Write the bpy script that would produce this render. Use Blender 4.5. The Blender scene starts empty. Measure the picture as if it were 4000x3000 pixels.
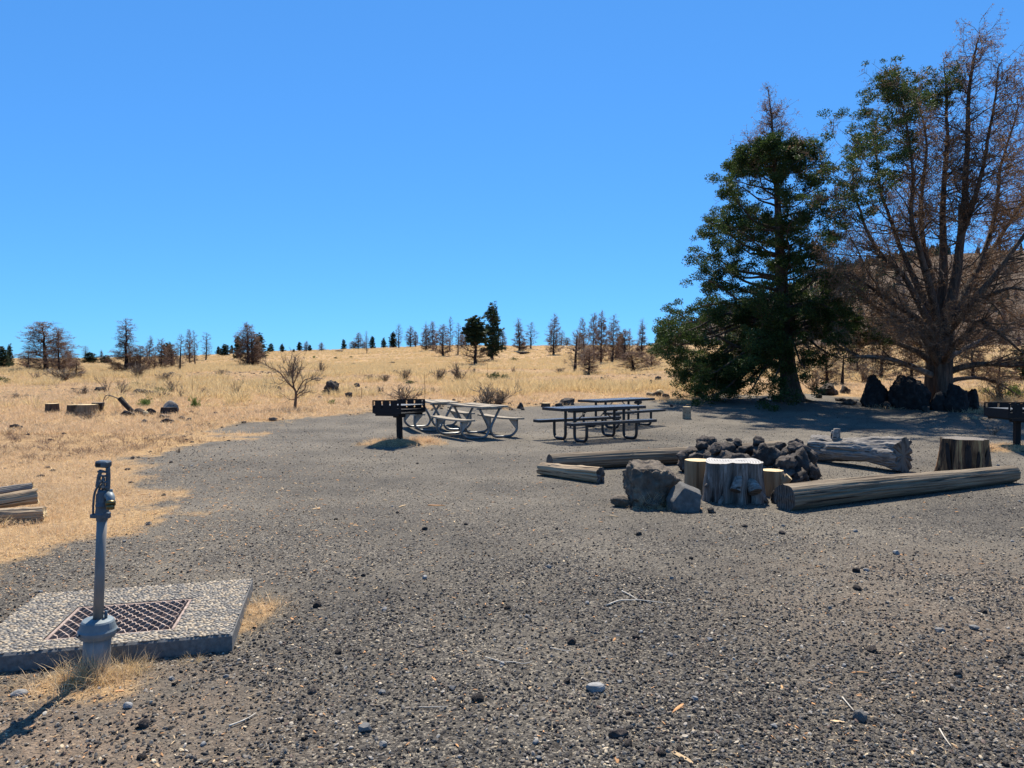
import bpy, bmesh, math, random
import numpy as np
from mathutils import Vector, Matrix, Euler

PI = math.pi
C = bpy.context.scene.collection
# ------------------------------------------------------------------ camera, sky, sun, exposure
FPX = 2750.0
PITCH = math.atan(55 / FPX)
cam_d = bpy.data.cameras.new("camera")
cam = bpy.data.objects.new("camera", cam_d); C.objects.link(cam)
cam.location = (0, 0, 1.6)
cam.rotation_euler = (PI / 2 - PITCH, 0, 0)
cam_d.sensor_width = 36; cam_d.lens = FPX / 4000 * 36
cam_d.clip_start = 0.05; cam_d.clip_end = 6000
bpy.context.scene.camera = cam

SUN_EL, SUN_AZ = math.radians(57), math.radians(5)      # azimuth: clockwise from +Y, the view direction
world = bpy.data.worlds.new("World"); bpy.context.scene.world = world
world.use_nodes = True
wn = world.node_tree.nodes; wl = world.node_tree.links
bg = wn["Background"]
sky = wn.new("ShaderNodeTexSky"); sky.sky_type = 'NISHITA'; sky.sun_disc = False
sky.sun_elevation = SUN_EL; sky.sun_rotation = SUN_AZ
sky.altitude = 1500; sky.air_density = 1.0; sky.dust_density = 0.1; sky.ozone_density = 3.0
tint = wn.new("ShaderNodeMix"); tint.data_type = 'RGBA'; tint.blend_type = 'MULTIPLY'
tint.inputs[0].default_value = 1.0; tint.inputs[7].default_value = (0.52, 1.38, 2.45, 1)
gam = wn.new("ShaderNodeGamma"); gam.inputs[1].default_value = 0.6
wl.new(sky.outputs[0], gam.inputs[0]); wl.new(gam.outputs[0], tint.inputs[6]); wl.new(tint.outputs[2], bg.inputs[0])
bg.inputs[1].default_value = 0.082
sun_d = bpy.data.lights.new("sun", 'SUN'); sun = bpy.data.objects.new("sun", sun_d); C.objects.link(sun)
sun_d.energy = 5.0; sun_d.angle = math.radians(0.5); sun_d.color = (1.0, 0.925, 0.80)
sd = Vector((math.sin(SUN_AZ) * math.cos(SUN_EL), math.cos(SUN_AZ) * math.cos(SUN_EL), math.sin(SUN_EL)))
sun.rotation_euler = sd.to_track_quat('Z', 'Y').to_euler()
vs = bpy.context.scene.view_settings
vs.view_transform = 'Standard'; vs.look = 'None'; vs.exposure = 0.78; vs.gamma = 1; vs.use_curve_mapping = False

# ------------------------------------------------------------------ numpy helpers
def _hash(ix, iy, iz, seed):
    h = (ix.astype(np.int64) * 374761393 + iy.astype(np.int64) * 668265263 + iz.astype(np.int64) * 2147483647 + seed * 974711) & 0xffffffff
    h = ((h ^ (h >> 13)) * 1274126177) & 0xffffffff
    h = ((h ^ (h >> 16)) * 2246822519) & 0xffffffff
    h = h ^ (h >> 15)
    return (h & 0xffff) / 32767.5 - 1.0
def vnoise(P, seed=0):
    P = np.asarray(P, float); I = np.floor(P).astype(np.int64); f = P - I; f = f * f * (3 - 2 * f)
    r = 0
    for dx in (0, 1):
        for dy in (0, 1):
            for dz in (0, 1):
                w = (f[:, 0] if dx else 1 - f[:, 0]) * (f[:, 1] if dy else 1 - f[:, 1]) * (f[:, 2] if dz else 1 - f[:, 2])
                r = r + w * _hash(I[:, 0] + dx, I[:, 1] + dy, I[:, 2] + dz, seed)
    return r
def fbm(P, octv=4, seed=0, gain=0.5):
    r = 0; a = 1.0; t = 0; P = np.asarray(P, float)
    for k in range(octv):
        r = r + a * vnoise(P * (2.03 ** k) + 17.3 * k, seed + k * 7); t += a; a *= gain
    return r / t
def xy3(X, Y, s=1.0, z=0.0):
    X = np.asarray(X, float).ravel(); Y = np.asarray(Y, float).ravel()
    return np.stack([X * s, Y * s, np.full_like(X, z)], 1)
def sstep(a, b, x):
    t = np.clip((np.asarray(x, float) - a) / (b - a), 0, 1); return t * t * (3 - 2 * t)

# terrain
_Yk = np.array([0, 19, 22, 26, 35, 50, 80, 110, 150, 195, 235, 300, 420, 700, 1500, 3000])
_Zk = np.array([0, 0, .16, .47, .80, 1.25, 1.72, 2.45, 4.0, 6.9, 9.9, 10.2, 7, 2, 0, 0])
_Yg = np.geomspace(4, 3000, 900); _Zg = np.interp(_Yg, _Yk, _Zk)
_k = np.hanning(35); _k /= _k.sum()
_Zs = np.convolve(np.pad(_Zg, 17, mode='edge'), _k, 'valid')
GRILLS = [(-2.39, 14.96), (9.95, 13.85)]
def gz(X, Y):
    X = np.atleast_1d(np.asarray(X, float)).ravel(); Y = np.atleast_1d(np.asarray(Y, float)).ravel()
    z = np.interp(Y, _Yg, _Zs)
    u = X / np.maximum(Y, 20)
    m = np.interp(u, [-.8, -.6, -.45, -.36, -.25, -.12], [.44, .48, .59, .73, .83, 1.0])
    z60 = 1.42
    z = np.where(z > z60, z60 + (z - z60) * m, z)
    amp = 0.04 * sstep(20, 30, Y) + 0.22 * sstep(45, 90, Y)
    z = z + amp * fbm(xy3(X, Y, 1 / 14.), 3, 5) + .10 * sstep(24, 40, Y) * fbm(xy3(X, Y, 1 / 2.5), 2, 9) * sstep(24, 40, Y)
    z = z + 0.012 * fbm(xy3(X, Y, 1 / 1.1), 2, 11)
    for gx, gy in GRILLS:
        d = np.hypot((X - gx) / 1.15, (Y - gy) / .85)
        z = z + 0.13 * (1 - sstep(0.05, 1.0, d))
    return z
def g1(x, y): return float(gz([x], [y])[0])
def ray(px, py):
    a = PITCH; x = (px - 2000) / FPX; v = (1500 - py) / FPX
    return np.array([x, math.cos(a) + v * math.sin(a), -math.sin(a) + v * math.cos(a)])
_T = np.geomspace(1.5, 900, 3200)
def hit(px, py, default=236.0):
    d = ray(px, py); P = np.array([0, 0, 1.6]) + _T[:, None] * d
    k = np.nonzero(P[:, 2] <= gz(P[:, 0], P[:, 1]))[0]
    if len(k) == 0 or P[k[0], 1] > 330:
        y = default; x = d[0] / d[1] * y; return Vector((x, y, g1(x, y)))
    p = P[k[0]]; return Vector((p[0], p[1], g1(p[0], p[1])))
def W(px, py, Y):
    d = ray(px, py); t = Y / d[1]; return Vector((d[0] * t, Y, 1.6 + d[2] * t))

# ------------------------------------------------------------------ mesh helpers
def mesh_np(name, V, Fs, mat=None, smooth=True):
    V = np.asarray(V, np.float32)
    if isinstance(Fs, np.ndarray): Fs = [Fs]
    Fs = [np.asarray(f, np.int32) for f in Fs if len(f)]
    me = bpy.data.meshes.new(name)
    me.vertices.add(len(V)); me.vertices.foreach_set("co", V.ravel())
    loops = np.concatenate([f.ravel() for f in Fs]); cnt = np.concatenate([np.full(len(f), f.shape[1], np.int32) for f in Fs])
    st = np.concatenate([[0], np.cumsum(cnt)[:-1]]).astype(np.int32)
    me.loops.add(len(loops)); me.loops.foreach_set("vertex_index", loops)
    me.polygons.add(len(cnt)); me.polygons.foreach_set("loop_start", st); me.polygons.foreach_set("loop_total", cnt)
    me.polygons.foreach_set("use_smooth", np.full(len(cnt), smooth, bool))
    me.update(calc_edges=True)
    if mat is not None: me.materials.append(mat)
    return me
class MB:
    def __init__(s): s.V = []; s.F = {}; s.n = 0
    def add(s, V, *Fs):
        V = np.asarray(V, float)
        for f in Fs:
            f = np.asarray(f, int)
            if len(f): s.F.setdefault(f.shape[1], []).append(f + s.n)
        s.V.append(V); s.n += len(V); return s
    def mesh(s, name, mat, smooth=False):
        return mesh_np(name, np.concatenate(s.V), [np.concatenate(v) for v in s.F.values()], mat, smooth)
    def box(s, c, d, R=None, bev=0.0):
        cx = np.array([[-1,-1,-1],[1,-1,-1],[1,1,-1],[-1,1,-1],[-1,-1,1],[1,-1,1],[1,1,1],[-1,1,1]], float) * np.array(d) / 2
        F4 = [[3,2,1,0],[4,5,6,7],[0,1,5,4],[1,2,6,5],[2,3,7,6],[3,0,4,7]]
        if bev > 0:
            V = []; h = np.array(d) / 2; b = min(bev, min(h) * .9)
            sg = [(-1,-1,-1),(1,-1,-1),(1,1,-1),(-1,1,-1),(-1,-1,1),(1,-1,1),(1,1,1),(-1,1,1)]
            for g in sg:
                for ax in range(3):
                    p = [g[i] * (h[i] - (0 if i == ax else b)) for i in range(3)]; V.append(p)
            I = lambda k, ax: k * 3 + ax
            F4 = [[I(3,2),I(2,2),I(1,2),I(0,2)],[I(4,2),I(5,2),I(6,2),I(7,2)],[I(0,1),I(1,1),I(5,1),I(4,1)],
                  [I(1,0),I(2,0),I(6,0),I(5,0)],[I(2,1),I(3,1),I(7,1),I(6,1)],[I(3,0),I(0,0),I(4,0),I(7,0)]]
            E = [(0,1,0),(3,2,0),(4,5,0),(7,6,0),(0,3,1),(1,2,1),(4,7,1),(5,6,1),(0,4,2),(1,5,2),(2,6,2),(3,7,2)]
            for a, b_, ax in E:
                o = [q for q in range(3) if q != ax]
                F4.append([I(a,o[0]),I(b_,o[0]),I(b_,o[1]),I(a,o[1])])
            F3 = [[I(k,0),I(k,1),I(k,2)] for k in range(8)]
            V = np.array(V)
            if R is not None: V = V @ np.array(R).T
            return s.add(V + np.array(c), F4, F3)
        if R is not None: cx = cx @ np.array(R).T
        return s.add(cx + np.array(c), F4)
    def tube(s, path, rad, n=8, caps=True, prof=None):
        V, F4, F3 = tube_np(path, rad, n, caps, prof)
        return s.add(V, F4, F3)
    def lathe(s, prof, n=16, M=None):
        a = np.arange(n) * 2 * PI / n; V = []
        for r, z in prof: V.append(np.stack([r * np.cos(a), r * np.sin(a), np.full(n, z)], 1))
        V = np.concatenate(V); F = grid_faces(len(prof), n, True)
        if M is not None: V = np.array([list(M @ Vector(v)) for v in V])
        return s.add(V, F)
def grid_faces(m, n, wrap):
    i = np.arange(m - 1)[:, None]; j = np.arange(n if wrap else n - 1)[None, :]
    a = i * n + j; b = i * n + (j + 1) % n
    return np.stack([a, b, b + n, a + n], -1).reshape(-1, 4)
def tube_np(path, rad, n=8, caps=True, prof=None):
    P = np.array([list(p) for p in path], float); m = len(P)
    R = np.broadcast_to(np.asarray(rad, float), (m,)) if np.ndim(rad) else np.full(m, float(rad))
    T = np.gradient(P, axis=0); T /= np.linalg.norm(T, axis=1, keepdims=True) + 1e-9
    ref = np.array([0, 0, 1.0]) if abs(T[0, 2]) < .85 else np.array([1.0, 0, 0])
    N = np.cross(T[0], ref); N /= np.linalg.norm(N); fr = []
    for k in range(m):
        N = N - T[k] * N.dot(T[k]); N /= np.linalg.norm(N) + 1e-9; fr.append((N, np.cross(T[k], N)))
    a = np.arange(n) * 2 * PI / n + PI / n; V = []
    for k in range(m):
        rr = R[k] * (prof(a, k / (m - 1)) if prof else 1.0)
        V.append(P[k] + np.outer(np.cos(a) * rr, fr[k][0]) + np.outer(np.sin(a) * rr, fr[k][1]))
    V = np.concatenate(V); F4 = grid_faces(m, n, True)[:, ::-1]; F3 = np.zeros((0, 3), int)
    if caps:
        V = np.concatenate([V, P[:1], P[-1:]]); c0 = m * n; j = np.arange(n)
        F3 = np.concatenate([np.stack([np.full(n, c0), (j + 1) % n, j], 1)[:, ::-1] * 1,
                             np.stack([np.full(n, c0 + 1), (m - 1) * n + j, (m - 1) * n + (j + 1) % n], 1)[:, ::-1]])
    return V, F4, F3
def sticks(P0, P1, r0, r1, n=3):
    P0 = np.asarray(P0, float); P1 = np.asarray(P1, float); N = len(P0)
    T = P1 - P0; T /= np.linalg.norm(T, axis=1, keepdims=True) + 1e-9
    ref = np.where(np.abs(T[:, 2:3]) < .8, [[0, 0, 1.0]], [[1.0, 0, 0]])
    A = np.cross(T, ref); A /= np.linalg.norm(A, axis=1, keepdims=True) + 1e-9; B = np.cross(T, A)
    V = np.zeros((N, 2 * n, 3)); r0 = np.broadcast_to(r0, (N,)); r1 = np.broadcast_to(r1, (N,))
    for j in range(n):
        a = 2 * PI * j / n; d = A * math.cos(a) + B * math.sin(a)
        V[:, j] = P0 + d * r0[:, None]; V[:, n + j] = P1 + d * r1[:, None]
    b = (np.arange(N) * 2 * n)[:, None]
    F = np.concatenate([np.concatenate([b + j, b + (j + 1) % n, b + n + (j + 1) % n, b + n + j], 1) for j in range(n)])
    return V.reshape(-1, 3), F
def leaves(Cn, per, spread, size, rng, aspect=.38, dirs=None, dirw=0.0, flat=1.0):
    Cn = np.repeat(np.asarray(Cn, float), per, axis=0); N = len(Cn)
    o = rng.normal(size=(N, 3)); o /= np.linalg.norm(o, axis=1, keepdims=True); o *= (rng.random((N, 1)) ** .5)
    off = o * spread * np.array([1, 1, flat])
    D = o * .8 + rng.normal(size=(N, 3)) * .6
    if dirs is not None: D = D + np.repeat(dirs, per, axis=0) * dirw
    D /= np.linalg.norm(D, axis=1, keepdims=True) + 1e-9
    S = np.cross(D, rng.normal(size=(N, 3))); S /= np.linalg.norm(S, axis=1, keepdims=True) + 1e-9
    L = (size * (.6 + .8 * rng.random(N)))[:, None]
    P = Cn + off; Wd = L * aspect * .5
    V = np.stack([P - D * L * .5, P + S * Wd, P + D * L * .5, P - S * Wd], 1).reshape(-1, 3)
    F = np.arange(N * 4).reshape(-1, 4); return V, F
def clumped(E, DD, ncl, per, rad, size, rng, aspect=.45, flat=.65):
    k = rng.choice(len(E), min(ncl, len(E)), replace=False); r = rad * rng.uniform(.55, 1.25, len(k)); c = E[k]; n = (per * (r / rad) ** 1.6).astype(int) + 4
    Cn = np.repeat(c, n, axis=0); rr = np.repeat(r, n)[:, None]; N = len(Cn); o = rng.normal(size=(N, 3)); o /= np.linalg.norm(o, axis=1, keepdims=True); o *= rng.random((N, 1)) ** .45 * rr * np.array([1, 1, flat])
    D = nrm(o / rad * .9 + rng.normal(size=(N, 3)) * .45 + np.repeat(DD[k], n, axis=0) * .5 + np.array([0, 0, .25])); S_ = nrm(np.cross(D, rng.normal(size=(N, 3)))); L = (size * rng.uniform(.5, 1.4, N))[:, None]; P = Cn + o; w = L * aspect * .5
    V = np.stack([P - D * L * .5, P + S_ * w, P + D * L * .5, P - S_ * w], 1).reshape(-1, 3); return V, np.arange(N * 4).reshape(-1, 4)
def nrm(v): return v / (np.linalg.norm(v, axis=-1, keepdims=True) + 1e-9)
def spawn(P, D, L, R, nseg, spread, up, jit, rng, taper=.25):
    """grow side shoots from points P, with parent directions D"""
    N = len(P); perp = nrm(np.cross(D, rng.normal(size=(N, 3))))
    d = nrm(D * (1 - spread) + perp * spread + np.array([0, 0, up])); cur = P.copy()
    A = []; B = []; r0 = []; r1 = []; dd = []
    for k in range(nseg):
        nx = cur + d * (L / nseg)[:, None]; A.append(cur); B.append(nx); dd.append(d)
        r0.append(R * (1 - (1 - taper) * k / nseg)); r1.append(R * (1 - (1 - taper) * (k + 1) / nseg))
        cur = nx; d = nrm(d + rng.normal(size=(N, 3)) * jit + np.array([0, 0, up * .35]))
    return dict(A=np.concatenate(A), B=np.concatenate(B), r0=np.concatenate(r0), r1=np.concatenate(r1), D=np.concatenate(dd), end=cur, endd=d)
def pick(S, n, rng, tmin=0.0):
    L = np.linalg.norm(S['B'] - S['A'], axis=1); w = L / L.sum()
    k = rng.choice(len(L), n, p=w); t = rng.random(n)[:, None]
    return S['A'][k] + (S['B'][k] - S['A'][k]) * t, S['D'][k], k
def segs_of(paths, rads):
    A = []; B = []; r0 = []; r1 = []
    for p, r in zip(paths, rads):
        p = np.array([list(q) for q in p]); A.append(p[:-1]); B.append(p[1:]); r0.append(r[:-1]); r1.append(r[1:])
    A = np.concatenate(A); B = np.concatenate(B)
    return dict(A=A, B=B, r0=np.concatenate(r0), r1=np.concatenate(r1), D=nrm(B - A))
def catmull(pts, n):
    P = np.array([list(p) for p in pts], float); P = np.vstack([2 * P[0] - P[1], P, 2 * P[-1] - P[-2]])
    out = []; m = len(P) - 3
    for t in np.linspace(0, m, n):
        k = min(int(t), m - 1); u = t - k; a, b, c, d = P[k:k + 4]
        out.append(.5 * ((2 * b) + (-a + c) * u + (2 * a - 5 * b + 4 * c - d) * u * u + (-a + 3 * b - 3 * c + d) * u ** 3))
    return np.array(out)

# ------------------------------------------------------------------ object helpers
def tag(o, label=None, cat=None, group=None, kind=None):
    if label: o['label'] = label
    if cat: o['category'] = cat
    if group: o['group'] = group
    if kind: o['kind'] = kind
    return o
def obj(name, me, parent=None, loc=None, rot=None, scale=None):
    o = bpy.data.objects.new(name, me); C.objects.link(o)
    if parent is not None: o.parent = parent
    if loc is not None: o.location = loc
    if rot is not None: o.rotation_euler = rot
    if scale is not None: o.scale = scale
    return o
def thing(name, label, cat, loc=(0, 0, 0), rot=(0, 0, 0), group=None, scale=(1, 1, 1)):
    o = obj(name, None, None, loc, rot, scale); o.empty_display_size = .1
    return tag(o, label, cat, group)
GN_ID = [0]
def scatter(name, protos, P, rot, scl, idx, group=None, label=None, cat=None):
    """uncountable small stuff: instances of a few meshes on points"""
    coll = bpy.data.collections.new(name + "_kinds")
    for k, m in enumerate(protos):
        o = bpy.data.objects.new("%s_kind_%02d" % (name, k), m); coll.objects.link(o)
    me = bpy.data.meshes.new(name); n = len(P); me.vertices.add(n)
    me.vertices.foreach_set("co", np.asarray(P, np.float32).ravel())
    for nm, ty, dat, key in (("rot", 'FLOAT_VECTOR', rot, "vector"), ("scl", 'FLOAT_VECTOR', scl, "vector"), ("idx", 'INT', idx, "value")):
        at = me.attributes.new(nm, ty, 'POINT')
        at.data.foreach_set(key, np.asarray(dat, np.int32 if ty == 'INT' else np.float32).ravel())
    for m in protos:
        if m.materials and m.materials[0] and m.materials[0].name not in [q.name for q in me.materials]: me.materials.append(m.materials[0])
    o = obj(name, me); ng = bpy.data.node_groups.new(name + "_scatter", 'GeometryNodeTree')
    ng.interface.new_socket("Geometry", in_out='INPUT', socket_type='NodeSocketGeometry')
    ng.interface.new_socket("Geometry", in_out='OUTPUT', socket_type='NodeSocketGeometry')
    N = ng.nodes; L = ng.links
    gi = N.new('NodeGroupInput'); go = N.new('NodeGroupOutput'); ip = N.new('GeometryNodeInstanceOnPoints')
    ci = N.new('GeometryNodeCollectionInfo'); ci.inputs[0].default_value = coll
    ci.inputs['Separate Children'].default_value = True; ci.inputs['Reset Children'].default_value = True
    def attr(nm, ty):
        a = N.new('GeometryNodeInputNamedAttribute'); a.data_type = ty; a.inputs[0].default_value = nm; return a.outputs[0]
    L.new(gi.outputs[0], ip.inputs['Points']); L.new(ci.outputs[0], ip.inputs['Instance'])
    ip.inputs['Pick Instance'].default_value = True
    L.new(attr('idx', 'INT'), ip.inputs['Instance Index'])
    e2r = N.new('FunctionNodeEulerToRotation'); L.new(attr('rot', 'FLOAT_VECTOR'), e2r.inputs[0]); L.new(e2r.outputs[0], ip.inputs['Rotation'])
    L.new(attr('scl', 'FLOAT_VECTOR'), ip.inputs['Scale']); L.new(ip.outputs[0], go.inputs[0])
    md = o.modifiers.new("scatter", 'NODES'); md.node_group = ng
    tag(o, label, cat, group, 'stuff'); return o

# ------------------------------------------------------------------ materials
def new_mat(name):
    m = bpy.data.materials.new(name); m.use_nodes = True
    nt = m.node_tree; b = nt.nodes["Principled BSDF"]; return m, nt, b
def ramp(nt, stops, fac, interp='LINEAR'):
    r = nt.nodes.new("ShaderNodeValToRGB"); r.color_ramp.interpolation = interp
    e = r.color_ramp.elements
    while len(e) > 2: e.remove(e[-1])
    for k, (p, c) in enumerate(stops):
        q = e[k] if k < 2 else e.new(p)
        q.position = p; q.color = (c[0], c[1], c[2], 1)
    nt.links.new(fac, r.inputs[0]); return r.outputs[0]
def coords(nt, scale=(1, 1, 1), kind='Object'):
    t = nt.nodes.new("ShaderNodeTexCoord"); mp = nt.nodes.new("ShaderNodeMapping"); mp.inputs['Scale'].default_value = scale
    nt.links.new(t.outputs[kind], mp.inputs[0]); return mp.outputs[0]
def noise(nt, vec, s, det=6, rough=.6, dist=0.0):
    n = nt.nodes.new("ShaderNodeTexNoise"); n.inputs['Scale'].default_value = s; n.inputs['Detail'].default_value = det
    n.inputs['Roughness'].default_value = rough; n.inputs['Distortion'].default_value = dist
    if vec is not None: nt.links.new(vec, n.inputs['Vector'])
    return n.outputs[0]
def mixc(nt, fac, a, b, mode='MIX'):
    m = nt.nodes.new("ShaderNodeMix"); m.data_type = 'RGBA'; m.blend_type = mode
    for s, v in ((m.inputs[0], fac), (m.inputs[6], a), (m.inputs[7], b)):
        if isinstance(v, (int, float)): s.default_value = v
        elif isinstance(v, tuple): s.default_value = (v[0], v[1], v[2], 1)
        else: nt.links.new(v, s)
    return m.outputs[2]
def math_n(nt, op, a, b=None):
    m = nt.nodes.new("ShaderNodeMath"); m.operation = op
    for s, v in ((m.inputs[0], a), (m.inputs[1], b)):
        if v is None: continue
        if isinstance(v, (int, float)): s.default_value = v
        else: nt.links.new(v, s)
    return m.outputs[0]
def bump(nt, b, h, strength=.5, dist=.02):
    bp = nt.nodes.new("ShaderNodeBump"); bp.inputs['Strength'].default_value = strength; bp.inputs['Distance'].default_value = dist
    nt.links.new(h, bp.inputs['Height']); nt.links.new(bp.outputs[0], b.inputs['Normal'])
def surf(name, stops, scale=8, stretch=(1, 1, 1), rough=.85, bumps=.5, bdist=.01, det=8, kind='Object', metal=0, spec=.3, island=0.0, fine=None):
    m, nt, b = new_mat(name); v = coords(nt, stretch, kind); n = noise(nt, v, scale, det, .65)
    col = ramp(nt, stops, n)
    if island:
        g = nt.nodes.new("ShaderNodeNewGeometry"); oi = nt.nodes.new("ShaderNodeObjectInfo")
        r = math_n(nt, 'FRACT', math_n(nt, 'ADD', g.outputs['Random Per Island'], oi.outputs['Random']))
        k = ramp(nt, [(0, (1 - island,) * 3), (1, (1 + island,) * 3)], r); col = mixc(nt, 1.0, col, k, 'MULTIPLY')
    nt.links.new(col, b.inputs['Base Color']); b.inputs['Roughness'].default_value = rough; b.inputs['Metallic'].default_value = metal
    b.inputs['Specular IOR Level'].default_value = spec
    if bumps:
        h = n
        if fine: h = math_n(nt, 'ADD', n, math_n(nt, 'MULTIPLY', noise(nt, v, fine, 4, .6), .5))
        bump(nt, b, h, bumps, bdist)
    return m
def plain(name, c, rough=.5, metal=0.0, spec=.4, nscale=30, var=.25, bumps=.1):
    lo = tuple(x * (1 - var) for x in c); hi = tuple(min(1, x * (1 + var)) for x in c)
    return surf(name, [(.3, lo), (.7, hi)], nscale, rough=rough, metal=metal, spec=spec, bumps=bumps, bdist=.003)
def leafmat(name, c0, c1, trans=.35, rough=.6):
    m, nt, b = new_mat(name); g = nt.nodes.new("ShaderNodeNewGeometry")
    oi = nt.nodes.new("ShaderNodeObjectInfo")
    cl = noise(nt, coords(nt), 1.3, 3)
    r = math_n(nt, 'FRACT', math_n(nt, 'ADD', g.outputs['Random Per Island'], oi.outputs['Random']))
    r = math_n(nt, 'ADD', math_n(nt, 'MULTIPLY', r, .6), math_n(nt, 'MULTIPLY', cl, .4))
    col = ramp(nt, [(.15, c0), (.85, c1)], r)
    nt.links.new(col, b.inputs['Base Color']); b.inputs['Roughness'].default_value = rough; b.inputs['Specular IOR Level'].default_value = .25
    tr = nt.nodes.new("ShaderNodeBsdfTranslucent"); nt.links.new(col, tr.inputs[0])
    ms = nt.nodes.new("ShaderNodeMixShader"); ms.inputs[0].default_value = trans
    out = nt.nodes["Material Output"]; nt.links.new(b.outputs[0], ms.inputs[1]); nt.links.new(tr.outputs[0], ms.inputs[2]); nt.links.new(ms.outputs[0], out.inputs[0])
    return m
M = {}
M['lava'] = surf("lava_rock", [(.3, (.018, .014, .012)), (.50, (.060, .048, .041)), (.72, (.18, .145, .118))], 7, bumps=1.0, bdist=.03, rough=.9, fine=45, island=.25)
M['lava_shade'] = surf("shaded_black_lava", [(.3, (.010, .009, .009)), (.55, (.028, .024, .023)), (.8, (.075, .065, .058))], 7, bumps=1.0, bdist=.04, rough=.9, fine=30)  # copy of lava_rock with the shade under the juniper darkened into its colour
M['basalt'] = surf("grey_basalt", [(.3, (.065, .062, .058)), (.6, (.13, .124, .114)), (.8, (.21, .195, .17))], 14, bumps=.8, bdist=.012, fine=90)
M['basalt_brown'] = surf("lichened_basalt", [(.3, (.050, .039, .030)), (.55, (.13, .102, .076)), (.8, (.27, .225, .155))], 7, bumps=1.0, bdist=.02, fine=50)
M['stone'] = surf("loose_stone", [(.3, (.10, .10, .098)), (.7, (.26, .25, .235))], 30, bumps=.5, bdist=.004, island=.4)
M['bark'] = surf("juniper_bark", [(.3, (.035, .024, .018)), (.5, (.095, .066, .048)), (.75, (.20, .15, .11))], 5, (3, 3, .35), bumps=1.0, bdist=.05, fine=22)
M['char'] = surf("charred_bark", [(.35, (.012, .010, .009)), (.7, (.055, .043, .036))], 6, (2, 2, .5), bumps=.8, bdist=.03)
M['deadtwig'] = surf("dead_twigs", [(.3, (.095, .052, .030)), (.7, (.25, .150, .088))], 2.0, bumps=0, rough=.9)
M['greytwig'] = surf("grey_twigs", [(.3, (.08, .064, .05)), (.7, (.25, .20, .155))], 3.0, bumps=0, rough=.9)
M['barelimb'] = surf("bare_limb", [(.3, (.09, .07, .058)), (.7, (.30, .25, .21))], 4.0, (1, 1, 1), bumps=.6, bdist=.02)
M['green'] = leafmat("juniper_scales", (.012, .028, .009), (.085, .125, .030), .35)
M['pine'] = leafmat("pine_needles", (.020, .040, .020), (.065, .095, .038), .3)
M['brown'] = leafmat("dead_scales", (.13, .072, .038), (.30, .185, .10), .35)
M['greybrown'] = leafmat("dead_fine_twigs", (.11, .068, .050), (.25, .16, .115), .25)
M['sage'] = leafmat("green_shrub_leaves", (.07, .11, .025), (.20, .27, .06), .35)
M['darksage'] = leafmat("dull_shrub_leaves", (.04, .06, .02), (.11, .14, .05), .3)
M['straw'] = leafmat("dry_straw", (.45, .31, .165), (.86, .66, .40), .35, .7)
M['gold'] = leafmat("golden_bunchgrass", (.46, .33, .16), (.84, .65, .35), .45, .7)
M['pinkgrass'] = leafmat("pale_cheatgrass", (.52, .36, .20), (.86, .65, .42), .45, .7)
def logmat(name, dark, mid, light, gap=(.02, .016, .012)):
    m, nt, b = new_mat(name); v = coords(nt, (.5, 14, 14)); n = noise(nt, v, 2.2, 8, .7, .6)
    v2 = coords(nt, (.35, 22, 22)); n2 = noise(nt, v2, 1.3, 4, .6)
    col = ramp(nt, [(.28, dark), (.5, mid), (.75, light)], n)
    crack = ramp(nt, [(.36, (0, 0, 0)), (.42, (1, 1, 1))], n2)
    col = mixc(nt, crack, gap, col); nt.links.new(col, b.inputs['Base Color']); b.inputs['Roughness'].default_value = .85
    b.inputs['Specular IOR Level'].default_value = .2
    bump(nt, b, math_n(nt, 'ADD', n, math_n(nt, 'MULTIPLY', crack, .8)), .8, .012); return m
M['log'] = logmat("weathered_log", (.065, .047, .032), (.19, .145, .098), (.37, .30, .205))
M['log_grey'] = logmat("silvered_log", (.07, .06, .052), (.20, .178, .155), (.40, .37, .33))
M['log_pale'] = logmat("barked_short_log", (.16, .11, .07), (.34, .25, .16), (.52, .41, .27))
def stumpmat(name, stops, gap=(.02, .016, .013), s=1.0):
    m, nt, b = new_mat(name); v = coords(nt, (12, 12, 1.0)); n = noise(nt, v, 1.6 * s, 8, .7, .5)
    v2 = coords(nt, (16, 16, .5)); n2 = noise(nt, v2, 1.2 * s, 4, .6)
    col = ramp(nt, stops, n); crack = ramp(nt, [(.35, (0, 0, 0)), (.41, (1, 1, 1))], n2)
    col = mixc(nt, crack, gap, col); nt.links.new(col, b.inputs['Base Color']); b.inputs['Roughness'].default_value = .85
    b.inputs['Specular IOR Level'].default_value = .2
    bump(nt, b, math_n(nt, 'ADD', n, math_n(nt, 'MULTIPLY', crack, .7)), .7, .012); return m
M['stump_tan'] = stumpmat("peeled_stump_side", [(.25, (.13, .088, .050)), (.5, (.24, .168, .098)), (.75, (.36, .27, .17))], (.14, .09, .05), .7)
M['stump_grey'] = stumpmat("silvered_stump_side", [(.3, (.04, .033, .028)), (.5, (.14, .118, .10)), (.70, (.36, .325, .29))])
M['stump_burnt'] = stumpmat("burnt_stump_side", [(.36, (.012, .009, .008)), (.46, (.06, .035, .022)), (.55, (.20, .11, .055)), (.66, (.42, .29, .13))], s=.6)
M['stump_bark'] = stumpmat("barked_stump_side", [(.3, (.035, .024, .017)), (.7, (.15, .105, .07))])
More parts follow.
